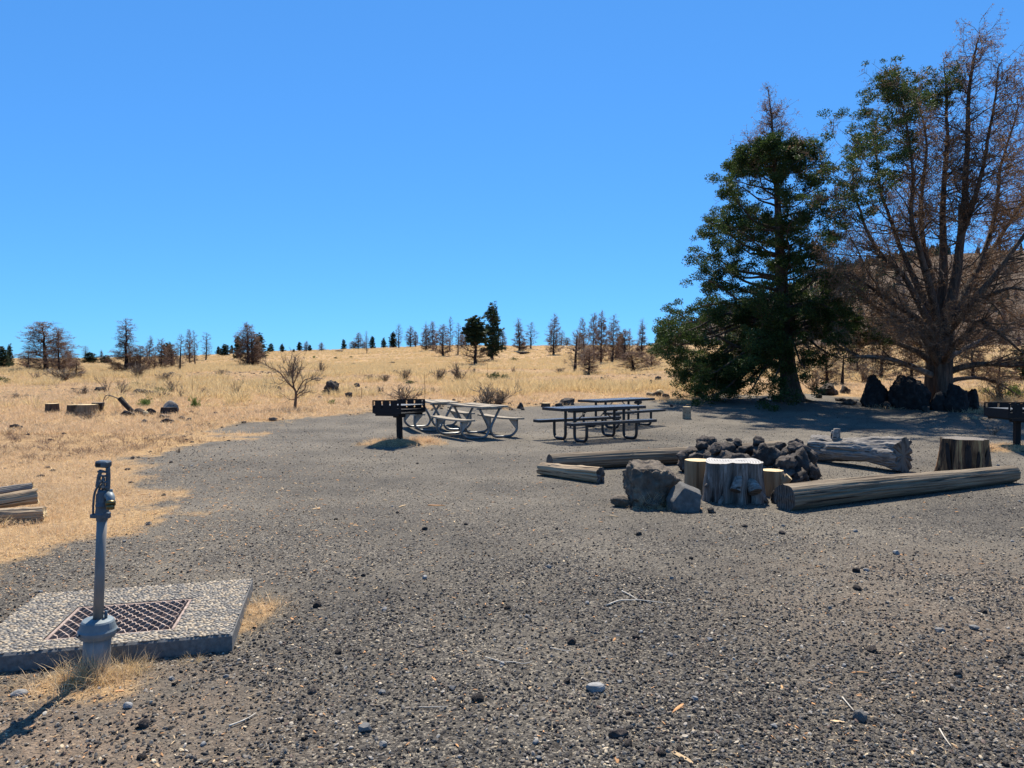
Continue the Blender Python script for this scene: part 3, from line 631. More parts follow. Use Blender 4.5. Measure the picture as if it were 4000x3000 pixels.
# silvered stump with roots and stubs
def silver_stump():
    Y = 8.68; x = (2868 - 2000) / FPX * Y; n, m = 128, 26; a = np.arange(n) * 2 * PI / n; hm = .475
    t = thing("stump", "wide silvered stump with fluted sides and two sawn root stubs", "stump", (x, Y, g1(x, Y)))
    lob = np.zeros(n)
    for c, wd, am in [(200, 22, .16), (235, 14, .10), (268, 20, .13), (310, 17, .12), (340, 20, .10), (20, 25, .08), (75, 30, .06), (130, 30, .08), (175, 16, .05)]:
        d = (np.degrees(a) - c + 180) % 360 - 180; lob += am * np.exp(-(d / wd) ** 2)
    for c, wd, am in [(252, 6, .16), (291, 7, .13), (219, 5, .08), (325, 6, .09)]:
        d = (np.degrees(a) - c + 180) % 360 - 180; lob -= am * np.exp(-(d / wd) ** 2)
    V = []
    for k in range(m):
        t_ = k / (m - 1); r = .275 * (1 + .07 * (1 - t_)); q = lob * (1.1 + .9 * (1 - t_) ** 1.5)
        q = q + .05 * fbm(np.stack([np.cos(a) * 7, np.sin(a) * 7, np.full(n, t_ * 1.6)], 1), 4, 7)
        V.append(np.stack([np.cos(a) * r * (1 + q) * 1.1, np.sin(a) * r * (1 + q), np.full(n, hm * t_ - .03 * (1 - t_)) + .012 * np.sin(a * 3) * t_], 1))
    obj("side", mesh_np("silver_side", np.concatenate(V), grid_faces(m, n, True), M['stump_grey']), t)
    top = V[-1]; rings = [top * np.array([k, k, 1]) for k in (1.02, .9, .6, .3)]
    Vt = np.concatenate(rings + [np.array([[0, 0, hm]])]); Vt[:, 2] += .008 * fbm(Vt * 14, 3, 3) + .004; j = np.arange(n)
    obj("cut_face", mesh_np("cut_face", Vt, [grid_faces(4, n, True), np.stack([3 * n + j, 3 * n + (j + 1) % n, np.full(n, 4 * n)], 1)], M['cut_grey'], False), t)
    for (p0, p1, r0, r1, lab) in [((.02, -.20, .38), (-.09, -.36, .17), .042, .062, "pale stub"), ((.12, -.18, .26), (.15, -.35, .15), .06, .078, "dark stub")]:
        path = catmull([p0, (np.array(p0) + np.array(p1)) / 2 + np.array([0, -.02, .015]), p1], 7)
        b = MB(); b.tube(path, np.linspace(r0, r1, 7), 16, False, lambda a_, t_: 1 + .06 * np.cos(3 * a_ + 1) + .04 * np.cos(5 * a_))
        st = obj("root_stub", b.mesh("root_stub", M['log_grey'], True), t)
        c = MB(); d = path[-1] - path[-2]; d /= np.linalg.norm(d); c.tube([path[-1] - d * .006, path[-1] + d * .001], [r1 * .98, r1 * .97], 16); obj("sawn_end", c.mesh("sawn_end", M['cut_dark']), st)
    for (p0, p1, r0) in [((-.30, -.10, .22), (-.40, -.16, .18), .03), ((.26, -.16, .10), (.34, -.24, .0), .05), ((-.2, -.24, .08), (-.27, -.33, -.01), .05)]:
        b = MB(); b.tube(catmull([p0, (np.array(p0) + np.array(p1)) / 2 + np.array([0, 0, .015]), p1], 5), np.linspace(r0, r0 * .35, 5), 10); obj("root_spur", b.mesh("root_spur", M['stump_grey'], True), t)
silver_stump()
st3, sx3, sy3, sr3, sh3 = stump("stump", "low tan stump with a sawn side branch, right of the silvered stump", 3018, 1, 84, 98, 'stump_tan', 'cut_fresh', 3, wb=92, lobes=.03, Y=9.0)
b = MB(); pth = catmull([(.08, -.05, .14), (.14, -.07, .20), (.185, -.09, .25)], 6); b.tube(pth, np.linspace(.07, .052, 6), 14, False); sb = obj("side_branch", b.mesh("side_branch", M['stump_tan'], True), st3)
c = MB(); c.tube([pth[-1] - (pth[-1] - pth[-2]) * .2, pth[-1] + (pth[-1] - pth[-2]) * .02], [.0515, .051], 14); obj("cut_face", c.mesh("cut_face", M['cut_fresh']), sb)
burnt, _, _, _, _ = stump("stump", "tall burnt stump with ochre, red and black streaks behind the long front log", 3770, 1866, 152, 143, 'stump_burnt', 'cut_brown', 6, wb=180, lobes=.09, nl=7)
for k in range(7):    # loose bark plates on its sides
    a = math.radians(200 + k * 24); rr = .29
    o = obj("bark_plate", rock_mesh("bark_plate", M['char'], (.10, .05, .50), 40 + k, sub=3, rough=.12), burnt, (math.cos(a) * rr, math.sin(a) * rr, .0), (-.10 * math.sin(a), .10 * math.cos(a), a + PI / 2))
    if k % 2: o.scale = (.7, .8, .8)
stump("log_round", "small upright split log standing on the gravel under the green juniper", 2683, 1637, 31, 46, 'log_pale', 'cut_fresh', 8, wb=33, lobes=.05, cat="log")
stump("stump", "small fresh-topped stump, leftmost in the pale grass", 202, 1616, 46, 36, 'stump_bark', 'cut_fresh', 21, lobes=.03)
stump("stump", "fresh-cut stump left of the silvered branch wood in the left grass", 280, 1622, 34, 38, 'stump_bark', 'cut_fresh', 22, lobes=.05)
stump("stump", "wide tan stump in the middle of the left stump group", 338, 1624, 70, 38, 'stump_tan', 'cut_fresh', 23, lobes=.05)
stump("stump", "black-sided flaring stump at the right of the left stump group", 382, 1612, 44, 36, 'char', 'cut_dark', 24, wb=32, lobes=.05)
stump("stump", "charred stump at the foot of the tilted pale slab, left grass", 662, 1622, 56, 28, 'char', 'cut_dark', 25, lobes=.1)
stump("log_round", "small yellow-topped log round behind the black tables", 2133, 1592, 34, 15, 'stump_bark', 'cut_fresh', 26, cat="log")

def log(name, label, p0, p1, r0, r1, mat, seed, nang=120, nlen=70, amp=.06, end=('cut_dark', 'cut_dark'), cat="log", af=5.0, ragged=.0, extra=None, oval=1.0, group=None):
    p0 = Vector(p0); p1 = Vector(p1); L = (p1 - p0).length; d = (p1 - p0).normalized()
    t = thing(name, label, cat, p0, d.to_track_quat('X', 'Z').to_euler(), group)
    a = np.arange(nang) * 2 * PI / nang; xs = np.linspace(0, L, nlen); A, X = np.meshgrid(a, xs)
    R = r0 + (r1 - r0) * X / L
    gv = fbm(np.stack([np.cos(A).ravel() * af, np.sin(A).ravel() * af, X.ravel() * (.8 if af > 4 else 2.6) + seed], 1), 4, seed, .6).reshape(A.shape)
    R = R * (1 + amp * gv * 1.3 - amp * 1.2 * np.maximum(0, vnoise(np.stack([np.cos(A).ravel() * 9, np.sin(A).ravel() * 9, X.ravel() * .5], 1), seed + 2).reshape(A.shape) - .35))
    crg = np.random.default_rng(seed + 50); Ad = np.degrees(A)
    for q_ in range(11):
        a0 = crg.uniform(0, 360); x0 = crg.uniform(-.1, .9) * L; ln = crg.uniform(.2, .7) * L; wob = 7 * np.sin(X * crg.uniform(.6, 1.6) + q_) + 2.2 * vnoise(np.stack([X.ravel() * 3, X.ravel() * 0 + q_, X.ravel() * 0], 1), seed).reshape(X.shape)
        d_ = (Ad - a0 - wob + 180) % 360 - 180; msk = np.clip(np.minimum(X - x0, x0 + ln - X) / (.12 * L), 0, 1); R = R * (1 - crg.uniform(.10, .24) * np.exp(-(d_ / crg.uniform(2.2, 3.6)) ** 2) * msk)
    for q_ in range(5):
        a0 = crg.uniform(0, 360); x0 = crg.uniform(.08, .92) * L; d_ = (Ad - a0 + 180) % 360 - 180; R = R * (1 + .10 * np.exp(-((X - x0) / .05) ** 2 - (d_ / 16) ** 2))
    X = X + ragged * fbm(np.stack([np.cos(A).ravel() * 2, np.sin(A).ravel() * 2, X.ravel() * 0 + (X.ravel() > L / 2)], 1), 3, seed + 1).reshape(A.shape) * (np.abs(X / L - .5) > .47)
    if extra is not None: X, R, A = extra(X, R, A, L)
    bz = .05 * min(r0, r1) * 3; V = np.stack([X, np.cos(A) * R + bz * np.sin(X / L * 3.1 + seed) , np.sin(A) * R * oval + .3 * bz * np.sin(X / L * 7 + seed)], -1); obj("trunk_wood", mesh_np("log_side", V.reshape(-1, 3), grid_faces(nlen, nang, True)[:, ::-1], M[mat]), t)
    for e, ring, sgn in ((0, V[0], -1), (1, V[-1], 1)):
        c = ring.mean(0); rr = [c + (ring - c) * k + np.array([-.012 * sgn * (1 - k) * (0 if k == 1 else 1), 0, 0]) for k in (1, .8, .45)]
        Vt = np.concatenate(rr + [c[None]]); j = np.arange(nang); Vt[nang:, 0] += .01 * fbm(Vt[nang:] * 25, 2, seed + e)
        F = [grid_faces(3, nang, True), np.stack([2 * nang + j, 2 * nang + (j + 1) % nang, np.full(nang, 3 * nang)], 1)]
        if sgn < 0: F = [f[:, ::-1] for f in F]
        # shift so that the rings of the cut lie round the log's own axis
        obj("cut_end", mesh_np("cut_end", Vt, F, M[end[e]], False), t)
    return t
log("long_log", "long weathered log running across the right foreground, nearest border log", (3.12, 8.05, .135), (7.12, 9.98, .125), .155, .118, 'log', 31, ragged=.02)
log("long_log", "long weathered log lying behind the fire ring, farther border log", (.60, 11.12, .13), (4.85, 12.75, .15), .130, .155, 'log', 32)
log("short_log", "short thick log lying in front of the left end of the back log", (.42, 10.72, .095), (1.26, 9.93, .105), .085, .118, 'log_pale', 33, amp=.10, ragged=.05)
def drift(X, R, A, L):
    Az = np.degrees(A) % 360; t = X / L
    for (x0, a0, wx, wa, am) in [(.30, 110, .10, 26, -.16), (.55, 95, .12, 14, -.12), (.22, 160, .05, 18, -.18), (.8, 60, .10, 10, -.14), (.62, 20, .03, 9, -.16), (.45, 30, .03, 8, -.15), (.38, 60, .04, 9, -.2), (.85, 340, .07, 9, -.13),
                                 (.12, 100, .09, 40, .13), (.05, 30, .06, 40, .10), (.17, 330, .04, 30, -.12), (.3, 350, .08, 25, .08), (.95, 200, .06, 60, .10), (1.0, 300, .08, 50, .22), (.97, 40, .06, 30, .08), (.06, 290, .08, 35, .12)]:
        d = (Az - a0 + 180) % 360 - 180; R = R * (1 + am * np.exp(-((t - x0) / wx) ** 2 - (d / wa) ** 2) * 1.3)
    dn = (Az - 270 + 180) % 360 - 180; R = R * (1 - .34 * np.exp(-((t - .55) / .26) ** 2 - (dn / 55) ** 2))
    return X, R, A
dl = log("driftwood_log", "thick silvered hollowed log with an arched underside, right of the fire ring", (5.30, 12.42, .225), (6.12, 10.98, .275), .205, .255, 'log_grey', 34, nang=130, nlen=130, amp=.20, af=2.2, end=('cut_brown', 'cut_brown'), ragged=.10, extra=drift)
for (xx, yy, r, h) in [(.50, -.02, .052, .16), (.40, .03, .034, .12)]:
    b = MB(); b.tube(catmull([(xx, yy, .14), (xx + .01, yy, .26), (xx + .015, yy, .20 + h)], 6), np.linspace(r * 1.25, r, 6), 14, True, lambda a_, t_: 1 + .08 * np.cos(3 * a_ + t_ * 2)); obj("branch_stub", b.mesh("branch_stub", M['log_grey'], True), dl)
# left-edge firewood
log("firewood_log", "upper weathered log with a sawn pale end at the left edge, nearest grass", (-6.3, 7.45, .12), (-5.42, 7.95, .27), .10, .06, 'log_grey', 35, end=('cut_brown', 'cut_fresh'), amp=.22, af=2.2, ragged=.02)
log("firewood_log", "stubby log with a round pale cut end propped on the left-edge log pile", (-5.95, 7.2, .14), (-5.22, 7.72, .215), .06, .085, 'log_pale', 36, end=('cut_brown', 'cut_fresh'), amp=.22, af=2.2, ragged=.02)
log("firewood_log", "lowest split log with an orange flat end in the left-edge log pile", (-6.1, 7.0, .07), (-4.93, 7.40, .08), .11, .08, 'log_pale', 37, end=('cut_brown', 'cut_fresh'), amp=.22, af=2.2, ragged=.02)
# leaning charred log and split pieces in the left grass
q = hit(524, 1616); s = q.y / FPX
log("leaning_log", "charred log leaning up to the left out of a heap of split wood", (q.x, q.y, q.z), (q.x - 56 * s, q.y, q.z + 60 * s), 9 * s, 10 * s, 'char', 38, nang=24, nlen=20, end=('cut_dark', 'cut_fresh'))
br = catmull([(q.x - 56 * s, q.y, q.z + 56 * s), (q.x - 80 * s, q.y, q.z + 66 * s), (q.x - 106 * s, q.y, q.z + 72 * s), (q.x - 118 * s, q.y, q.z + 55 * s), (q.x - 124 * s, q.y, q.z + 22 * s)], 14)
b = MB(); b.tube(br, np.linspace(.022, .010, 14), 6); b.tube(catmull([br[5], br[5] + np.array([-.1, 0, -.12]), br[5] + np.array([-.22, 0, -.16])], 5), np.linspace(.012, .006, 5), 5)
tag(obj("arched_branch", b.mesh("arched_branch", M['greytwig'], True)), "thin bare branch arching from the charred leaning log down to the black stump", "branch")
for k, (px, py, w, h, mm, lab) in enumerate([(490, 1626, 44, 22, 'char', "blackened chunk at the left of the split wood heap"), (510, 1628, 40, 20, 'stump_bark', "brown chunk under the leaning charred log"), (545, 1622, 44, 26, 'stump_bark', "brown split chunk right of the leaning charred log"),
                                         (568, 1627, 22, 22, 'cut_fresh', "pale freshly split wedge in the wood heap"), (590, 1622, 38, 26, 'char', "black split chunk at the right of the wood heap"), (665, 1620, 62, 54, 'log_grey', "tilted pale broken slab behind the charred stump"),
                                         (322, 1606, 60, 28, 'log_grey', "silvered twisted wood lying on the left stump group")]):
    place_rock(px, py, w, h, mm, lab, "firewood", "wood_chunk", sub=3, pits=0, cuts=16, rough=.06, seed=700 + k, depth=w * .5 * hit(px, py).y / FPX)
for k, (px, py, w, h, mm, lab) in enumerate([(2540, 1550, 34, 18, 'stump_tan', "tan firewood chunk at the left of the woodpile by the green juniper"), (2566, 1552, 36, 22, 'stump_bark', "dark firewood chunk in the middle of the woodpile by the green juniper"),
                                         (2580, 1542, 30, 20, 'cut_fresh', "bright split chunk on the woodpile by the green juniper"), (2600, 1556, 32, 18, 'stump_bark', "brown chunk at the right of the woodpile by the green juniper")]):
    place_rock(px, py, w, h, mm, lab, "firewood", "wood_chunk", sub=3, pits=0, cuts=14, rough=.06, seed=720 + k)

# ------------------------------------------------------------------ slab, grate, hydrant
SO = Vector((-1.59, 3.97, 0)); SA = Vector((-.968, -.249, 0)).normalized(); SB = Vector((-.249, .968, 0)).normalized()
SL, SW, SH = 1.36, 1.10, .10; G0, G1, H0, H1 = .335, 1.01, .16, .735
Msl = Matrix((( -SA.x, SB.x, 0, SO.x), (-SA.y, SB.y, 0, SO.y), (0, 0, 1, 0), (0, 0, 0, 1)))       # local x runs right, y runs away
slab = thing("concrete_slab", "exposed-aggregate concrete slab with a square drain opening, under the metal grate", "slab"); slab.matrix_world = Msl
def build_slab():
    rng = np.random.default_rng(2); b = MB(); x0, x1, y0, y1 = -SL, 0, 0, SW; a0, a1, c0, c1 = -G1, -G0, H0, H1
    bv = .012
    # top as a ring of subdivided strips round the opening, bevelled rim, sides, pit walls
    X = np.array([x0 + bv, a0, a1, x1 - bv]); Y = np.array([y0 + bv, c0, c1, y1 - bv])
    def quad(p): b.add(np.array(p), [[0, 1, 2, 3]])
    for i in range(3):
        for j in range(3):
            if i == 1 and j == 1: continue
            quad([(X[i], Y[j], SH), (X[i + 1], Y[j], SH), (X[i + 1], Y[j + 1], SH), (X[i], Y[j + 1], SH)])
    T = [(x0 + bv, y0 + bv), (x1 - bv, y0 + bv), (x1 - bv, y1 - bv), (x0 + bv, y1 - bv)]; U = [(x0, y0), (x1, y0), (x1, y1), (x0, y1)]
    for k in range(4):
        l = (k + 1) % 4
        quad([(*U[k], SH - bv), (*U[l], SH - bv), (*T[l], SH), (*T[k], SH)]); quad([(*U[k], -.12), (*U[l], -.12), (*U[l], SH - bv), (*U[k], SH - bv)])
    obj("slab_body", b.mesh("slab_body", M['concrete']), slab)
    p = MB(); Q = [(a0, c0), (a1, c0), (a1, c1), (a0, c1)]
    for k in range(4):
        l = (k + 1) % 4; p.add(np.array([(*Q[l], SH), (*Q[k], SH), (*Q[k], -.05), (*Q[l], -.05)]), [[0, 1, 2, 3]])
    p.add(np.array([(*q, .012) for q in Q]), [[0, 1, 2, 3]]); obj("drain_pit", p.mesh("drain_pit", M['pit']), slab)
    # pebbles
    pts = []; cell = {}; tries = 0
    while len(pts) < 2400 and tries < 60000:
        tries += 1; x = rng.uniform(x0 + .012, x1 - .012); y = rng.uniform(y0 + .012, y1 - .012)
        if a0 - .008 < x < a1 + .008 and c0 - .008 < y < c1 + .008: continue
        key = (int(x / .022), int(y / .022)); ok = True
        for dx in (-1, 0, 1):
            for dy in (-1, 0, 1):
                for (u, v) in cell.get((key[0] + dx, key[1] + dy), ()):
                    if (u - x) ** 2 + (v - y) ** 2 < .0165 ** 2: ok = False
        if ok: cell.setdefault(key, []).append((x, y)); pts.append((x, y))
    pv = []
    for k in range(5):
        V, F = rock_v((.026, .019, .014), 60 + k, sub=2, cuts=2, rough=.06, flatbase=False); pv.append((V, F, mesh_np("pebble_%d" % k, V, F, M['pebble'])))
    pts.sort(key=lambda q: (Msl @ Vector((q[0], q[1], 0))).length); rest = MB()
    for k, (x, y) in enumerate(pts):
        s = rng.uniform(.75, 1.25); rz = rng.normal() * .7
        if k < 300: obj("pebble", pv[k % 5][2], slab, (x, y, SH), (0, 0, rz), (s, s, s * .8))
        else:
            V, F, _ = pv[k % 5]; c_, s_ = math.cos(rz), math.sin(rz); Vr = np.stack([V[:, 0] * c_ - V[:, 1] * s_, V[:, 0] * s_ + V[:, 1] * c_, V[:, 2] * .8], 1) * s + np.array([x, y, SH]); rest.add(Vr, F)
    tag(obj("small_pebbles", rest.mesh("small_pebbles", M['pebble'], True), slab), kind='stuff')
build_slab()
grate = thing("drain_grate", "rusty diamond-pattern metal grate set into the concrete slab behind the water hydrant", "grate"); grate.matrix_world = Msl @ Matrix.Translation((-(G0 + G1) / 2, (H0 + H1) / 2, SH - .006))
def build_grate():
    w, d = G1 - G0, H1 - H0; b = MB(); 
    for (c, s) in [((0, -d / 2 + .012, -.012), (w - .006, .018, .03)), ((0, d / 2 - .012, -.012), (w - .006, .018, .03)), ((-w / 2 + .012, 0, -.012), (.018, d - .045, .03)), ((w / 2 - .012, 0, -.012), (.018, d - .045, .03)), ((0, -.02, -.012), (w - .045, .006, .028))]: b.box(c, s, bev=.003)
    obj("frame", b.mesh("frame", M['rust']), grate)
    rows = 13; pitch = (d - .05) / rows; per = .058; n = int((w - .05) / per * 4)
    for r in range(rows):
        y0 = -d / 2 + .025 + (r + .5) * pitch; V = []; ph = (r % 2) * PI; t3 = .0026
        xs = np.linspace(-w / 2 + .025, w / 2 - .025, n)
        yy = pitch * .5 * np.clip(1.5 * np.cos(xs / per * 2 * PI + ph), -1, 1)
        zz = .004 + .007 * np.cos(xs / per * 2 * PI + ph + .9); dy = .0058
        V = np.concatenate([np.stack([xs, y0 + yy - dy, zz], 1), np.stack([xs, y0 + yy + dy, zz], 1), np.stack([xs, y0 + yy + dy - .004, zz * 0 - .024], 1), np.stack([xs, y0 + yy - dy - .004, zz * 0 - .024], 1)])
        i = np.arange(n - 1); F = np.concatenate([np.stack([i + a * n, i + 1 + a * n, i + 1 + ((a + 1) % 4) * n, i + ((a + 1) % 4) * n], 1) for a in range(4)])
        obj("bar", mesh_np("bar", V, F, M['rust'], False), grate)
build_grate()
hyd = thing("water_hydrant", "leaning grey pipe water hydrant with blue-grey head and hooked handle beside the concrete slab", "hydrant", (-2.205, 3.70, 0), (0, math.radians(2.9), 0))
def build_hydrant():
    b = MB(); b.lathe([(.067, -.08), (.066, .10), (.065, .205), (.0, .205)], 28); obj("base_casing", b.mesh("base_casing", M['galv_dull'], True), hyd)
    b = MB(); b.lathe([(.066, .186), (.085, .192), (.092, .212), (.093, .228), (.089, .234), (.087, .238), (.078, .272), (.072, .280), (.030, .287), (.026, .287)], 36)
    co = obj("collar", b.mesh("collar", M['collar'], False), hyd)
    for sx, sy in ((-.5, -.86), (.9, .3)): b = MB(); b.tube([(sx * .096, sy * .096, .221), (sx * .108, sy * .108, .221)], .008, 8); obj("set_screw", b.mesh("set_screw", M['castblue']), co)
    b = MB(); b.tube([(0, 0, .27), (0, 0, .5), (0, 0, .835)], .0245, 24); obj("standpipe", b.mesh("standpipe", M['galv_dull'], True), hyd)
    b = MB(); b.tube([(.034, .012, .28), (.034, .012, .325)], .008, 10); obj("locking_pin", b.mesh("locking_pin", M['castblue'], True), hyd)
    b = MB(); b.lathe([(.024, .806), (.028, .808), (.028, .822), (.034, .824), (.036, .842), (.033, .848), (.031, .875), (.034, .885), (.030, .905), (.027, .93), (.026, .96), (.020, .968), (.0, .968)], 22)
    b.box((-.034, -.012, .832), (.035, .03, .022), bev=.004); b.box((.032, -.010, .838), (.028, .032, .032), bev=.004)
    b.box((.0, 0, .925), (.058, .05, .06), bev=.010); hd = obj("head_casting", b.mesh("head_casting", M['castblue'], False), hyd)
    b = MB(); b.tube(catmull([(.018, -.004, .935), (.04, -.012, .945), (.058, -.03, .935), (.066, -.042, .912)], 8), [.018, .019, .02, .021, .021, .021, .020, .020], 14); sp = obj("spout", b.mesh("spout", M['collar'], True), hyd)
    b = MB(); b.tube([(.064, -.038, .918), (.068, -.046, .900)], .024, 16); b.tube([(.0675, -.045, .903), (.072, -.053, .880)], .0195, 16); obj("hose_thread", b.mesh("hose_thread", M['brass'], True), sp)
    b = MB(); b.box((.045, -.005, .966), (.016, .010, .022), bev=.003); obj("spout_lug", b.mesh("spout_lug", M['collar']), sp)
    # lever arm on the left, curved strap
    for k, dy in enumerate((-.020, .014)):
        b = MB(); path = catmull([(-.036, dy, .842), (-.037, dy, .90), (-.032, dy, .955), (-.020, dy, .985), (-.006, dy, 1.01)], 12); V, F4, F3 = tube_np(path, .0062, 6); b.add(V * np.array([1, 1, 1]), F4, F3); obj("link_strap", b.mesh("link_strap", M['castblue'], True), hyd)
    b = MB(); b.tube([(0, 0, .96), (0, 0, 1.04)], .009, 12); obj("plunger_rod", b.mesh("plunger_rod", M['galv'], True), hyd)
    b = MB()
    b.tube(catmull([(-.028, -.004, .985), (-.022, -.006, 1.03), (-.012, -.006, 1.075)], 8), np.linspace(.011, .009, 8), 8); b.tube(catmull([(.020, .006, .96), (.022, .004, 1.03), (.020, 0, 1.10)], 8), np.linspace(.012, .011, 8), 8)
    for z in (.985, 1.012, 1.045, 1.066): b.tube([(-.026, -.010, z), (.026, -.010, z)], .0058, 8)
    lv = obj("handle_lever", b.mesh("handle_lever", M['castblue'], True), hyd)
    b = MB(); b.box((.003, -.012, 1.108), (.062, .060, .034), bev=.007); hk = obj("handle_grip", b.mesh("handle_grip", M['castblue'], False), lv)
    b = MB(); b.box((-.008, -.0425, 1.106), (.026, .004, .016), bev=.001); obj("grip_socket", b.mesh("grip_socket", M['char']), hk)
    for z, x in ((1.02, -.002), (.99, .012)): b = MB(); b.tube([(x, -.028, z), (x, -.018, z)], .008, 6); obj("bolt", b.mesh("bolt", M['galv']), lv)
build_hydrant()

# ------------------------------------------------------------------ grills
def grill(name, label, loc, rz, tilt, post_h=.56):
    t = thing(name, label, "grill", loc, (0, 0, rz)); bz = post_h; L, D, H = .83, .74, .29; th = .006
    b = MB(); b.box((0, 0, post_h / 2 - .1), (.10, .10, post_h + .2), bev=.008); obj("post", b.mesh("post", M['grill_steel']), t)
    b = MB(); b.box((0, 0, post_h - .045), (.19, .19, .09), bev=.006); obj("swivel_collar", b.mesh("swivel_collar", M['grill_steel']), t)
    f = MB(); f.box((0, 0, bz + .005), (L - .10, D, .012)); f.box((0, -D / 2 + .01, bz - .02), (L - .16, .02, .045)); f.box((0, D / 2 - .01, bz - .02), (L - .16, .02, .045)); f.box((-L / 2 + .09, 0, bz - .012), (.012, D - .06, .03)); obj("fire_pan", f.mesh("fire_pan", M['grill_steel']), t)
    slots = [-.355, -.125, .10, .325]
    for sgn in (-1, 1):       # long slotted side plates, built round their toothed slots
        b = MB(); y = sgn * D / 2; z0, z1 = bz + .012, bz + H; s0, s1 = bz + .115, bz + H - .025; sw = .044
        b.box((0, y, (z0 + s0) / 2), (L, th, s0 - z0)); b.box((0, y, (s1 + z1) / 2), (L - .014, th, z1 - s1))
        ed = [-L / 2] + [v for s_ in slots for v in (s_ - sw / 2, s_ + sw / 2)] + [L / 2]
        for k in range(0, len(ed), 2): b.box(((ed[k] + ed[k + 1]) / 2, y, (s0 + s1) / 2), (ed[k + 1] - ed[k], th, s1 - s0))
        for i, s_ in enumerate(slots):
            for k in range(4):
                zz = s0 + .012 + k * .036; e = sw / 2 * (1 if i < 2 else -1); V = np.array([(s_ + e, y - th / 2, zz), (s_ + e, y - th / 2, zz + .024), (s_ - e * .25, y - th / 2, zz + .020), (s_ + e, y + th / 2, zz), (s_ + e, y + th / 2, zz + .024), (s_ - e * .25, y + th / 2, zz + .020)])
                b.add(V, [[0, 1, 2], [5, 4, 3]], [[0, 3, 4, 1], [1, 4, 5, 2], [2, 5, 3, 0]])
        sp = obj("side_plate", b.mesh("side_plate", M['grill_steel']), t)
        for s_ in (-.24, .21): q_ = MB(); q_.tube([(s_, y - .008, z1 - .014), (s_, y + .008, z1 - .014)], .007, 8); obj("rivet", q_.mesh("rivet", M['galv']), sp)
    b = MB(); b.box((-L / 2 + .003, 0, bz + .10), (th, D - .012, .17)); obj("back_plate", b.mesh("back_plate", M['grill_steel']), t)
    g = MB(); zg = bz + .175; g.tube([(-L / 2 + .04, -D / 2 - .02, zg), (-L / 2 + .04, D / 2 + .02, zg)], .006, 6); g.tube([(L / 2 - .03, -D / 2 + .01, zg), (L / 2 - .03, D / 2 - .01, zg)], .009, 6); g.tube([(.06, -D / 2 + .01, zg - .006), (.06, D / 2 - .01, zg - .006)], .006, 6)
    for k in range(22): y = -D / 2 + .04 + k * (D - .08) / 21; g.tube([(-L / 2 + .05, y, zg + .006), (L / 2 - .02, y, zg + .006)], .0045, 5)
    obj("cooking_grate", g.mesh("cooking_grate", M['galv']), t)
    g = MB(); zg = bz + .085; g.tube([(L / 2 - .02, -D / 2 + .05, zg), (L / 2 - .02, D / 2 - .05, zg)], .006, 6)
    for k in range(18): y = -D / 2 + .07 + k * (D - .14) / 17; g.tube([(-L / 2 + .05, y, zg), (L / 2 - .015, y, zg)], .004, 5)
    obj("lower_grate", g.mesh("lower_grate", M['grill_steel']), t)
    for z in (bz + .05,):
        g = MB(); g.tube([(L / 2 + .002, -D / 2 + .02, z), (L / 2 + .002, D / 2 - .02, z)], .008, 6); obj("front_rod", g.mesh("front_rod", M['grill_steel']), t)
    return t
g = grill("park_grill", "black pedestal grill on a grassy mound left of the wooden picnic tables", (GRILLS[0][0], GRILLS[0][1], .12), math.radians(-35), 0); g.rotation_euler = (math.radians(0), math.radians(-1.5), math.radians(-35))
grill("park_grill", "black pedestal grill cut off by the right edge, in front of the dead juniper", (GRILLS[1][0], GRILLS[1][1], .10), math.radians(-2), 0)

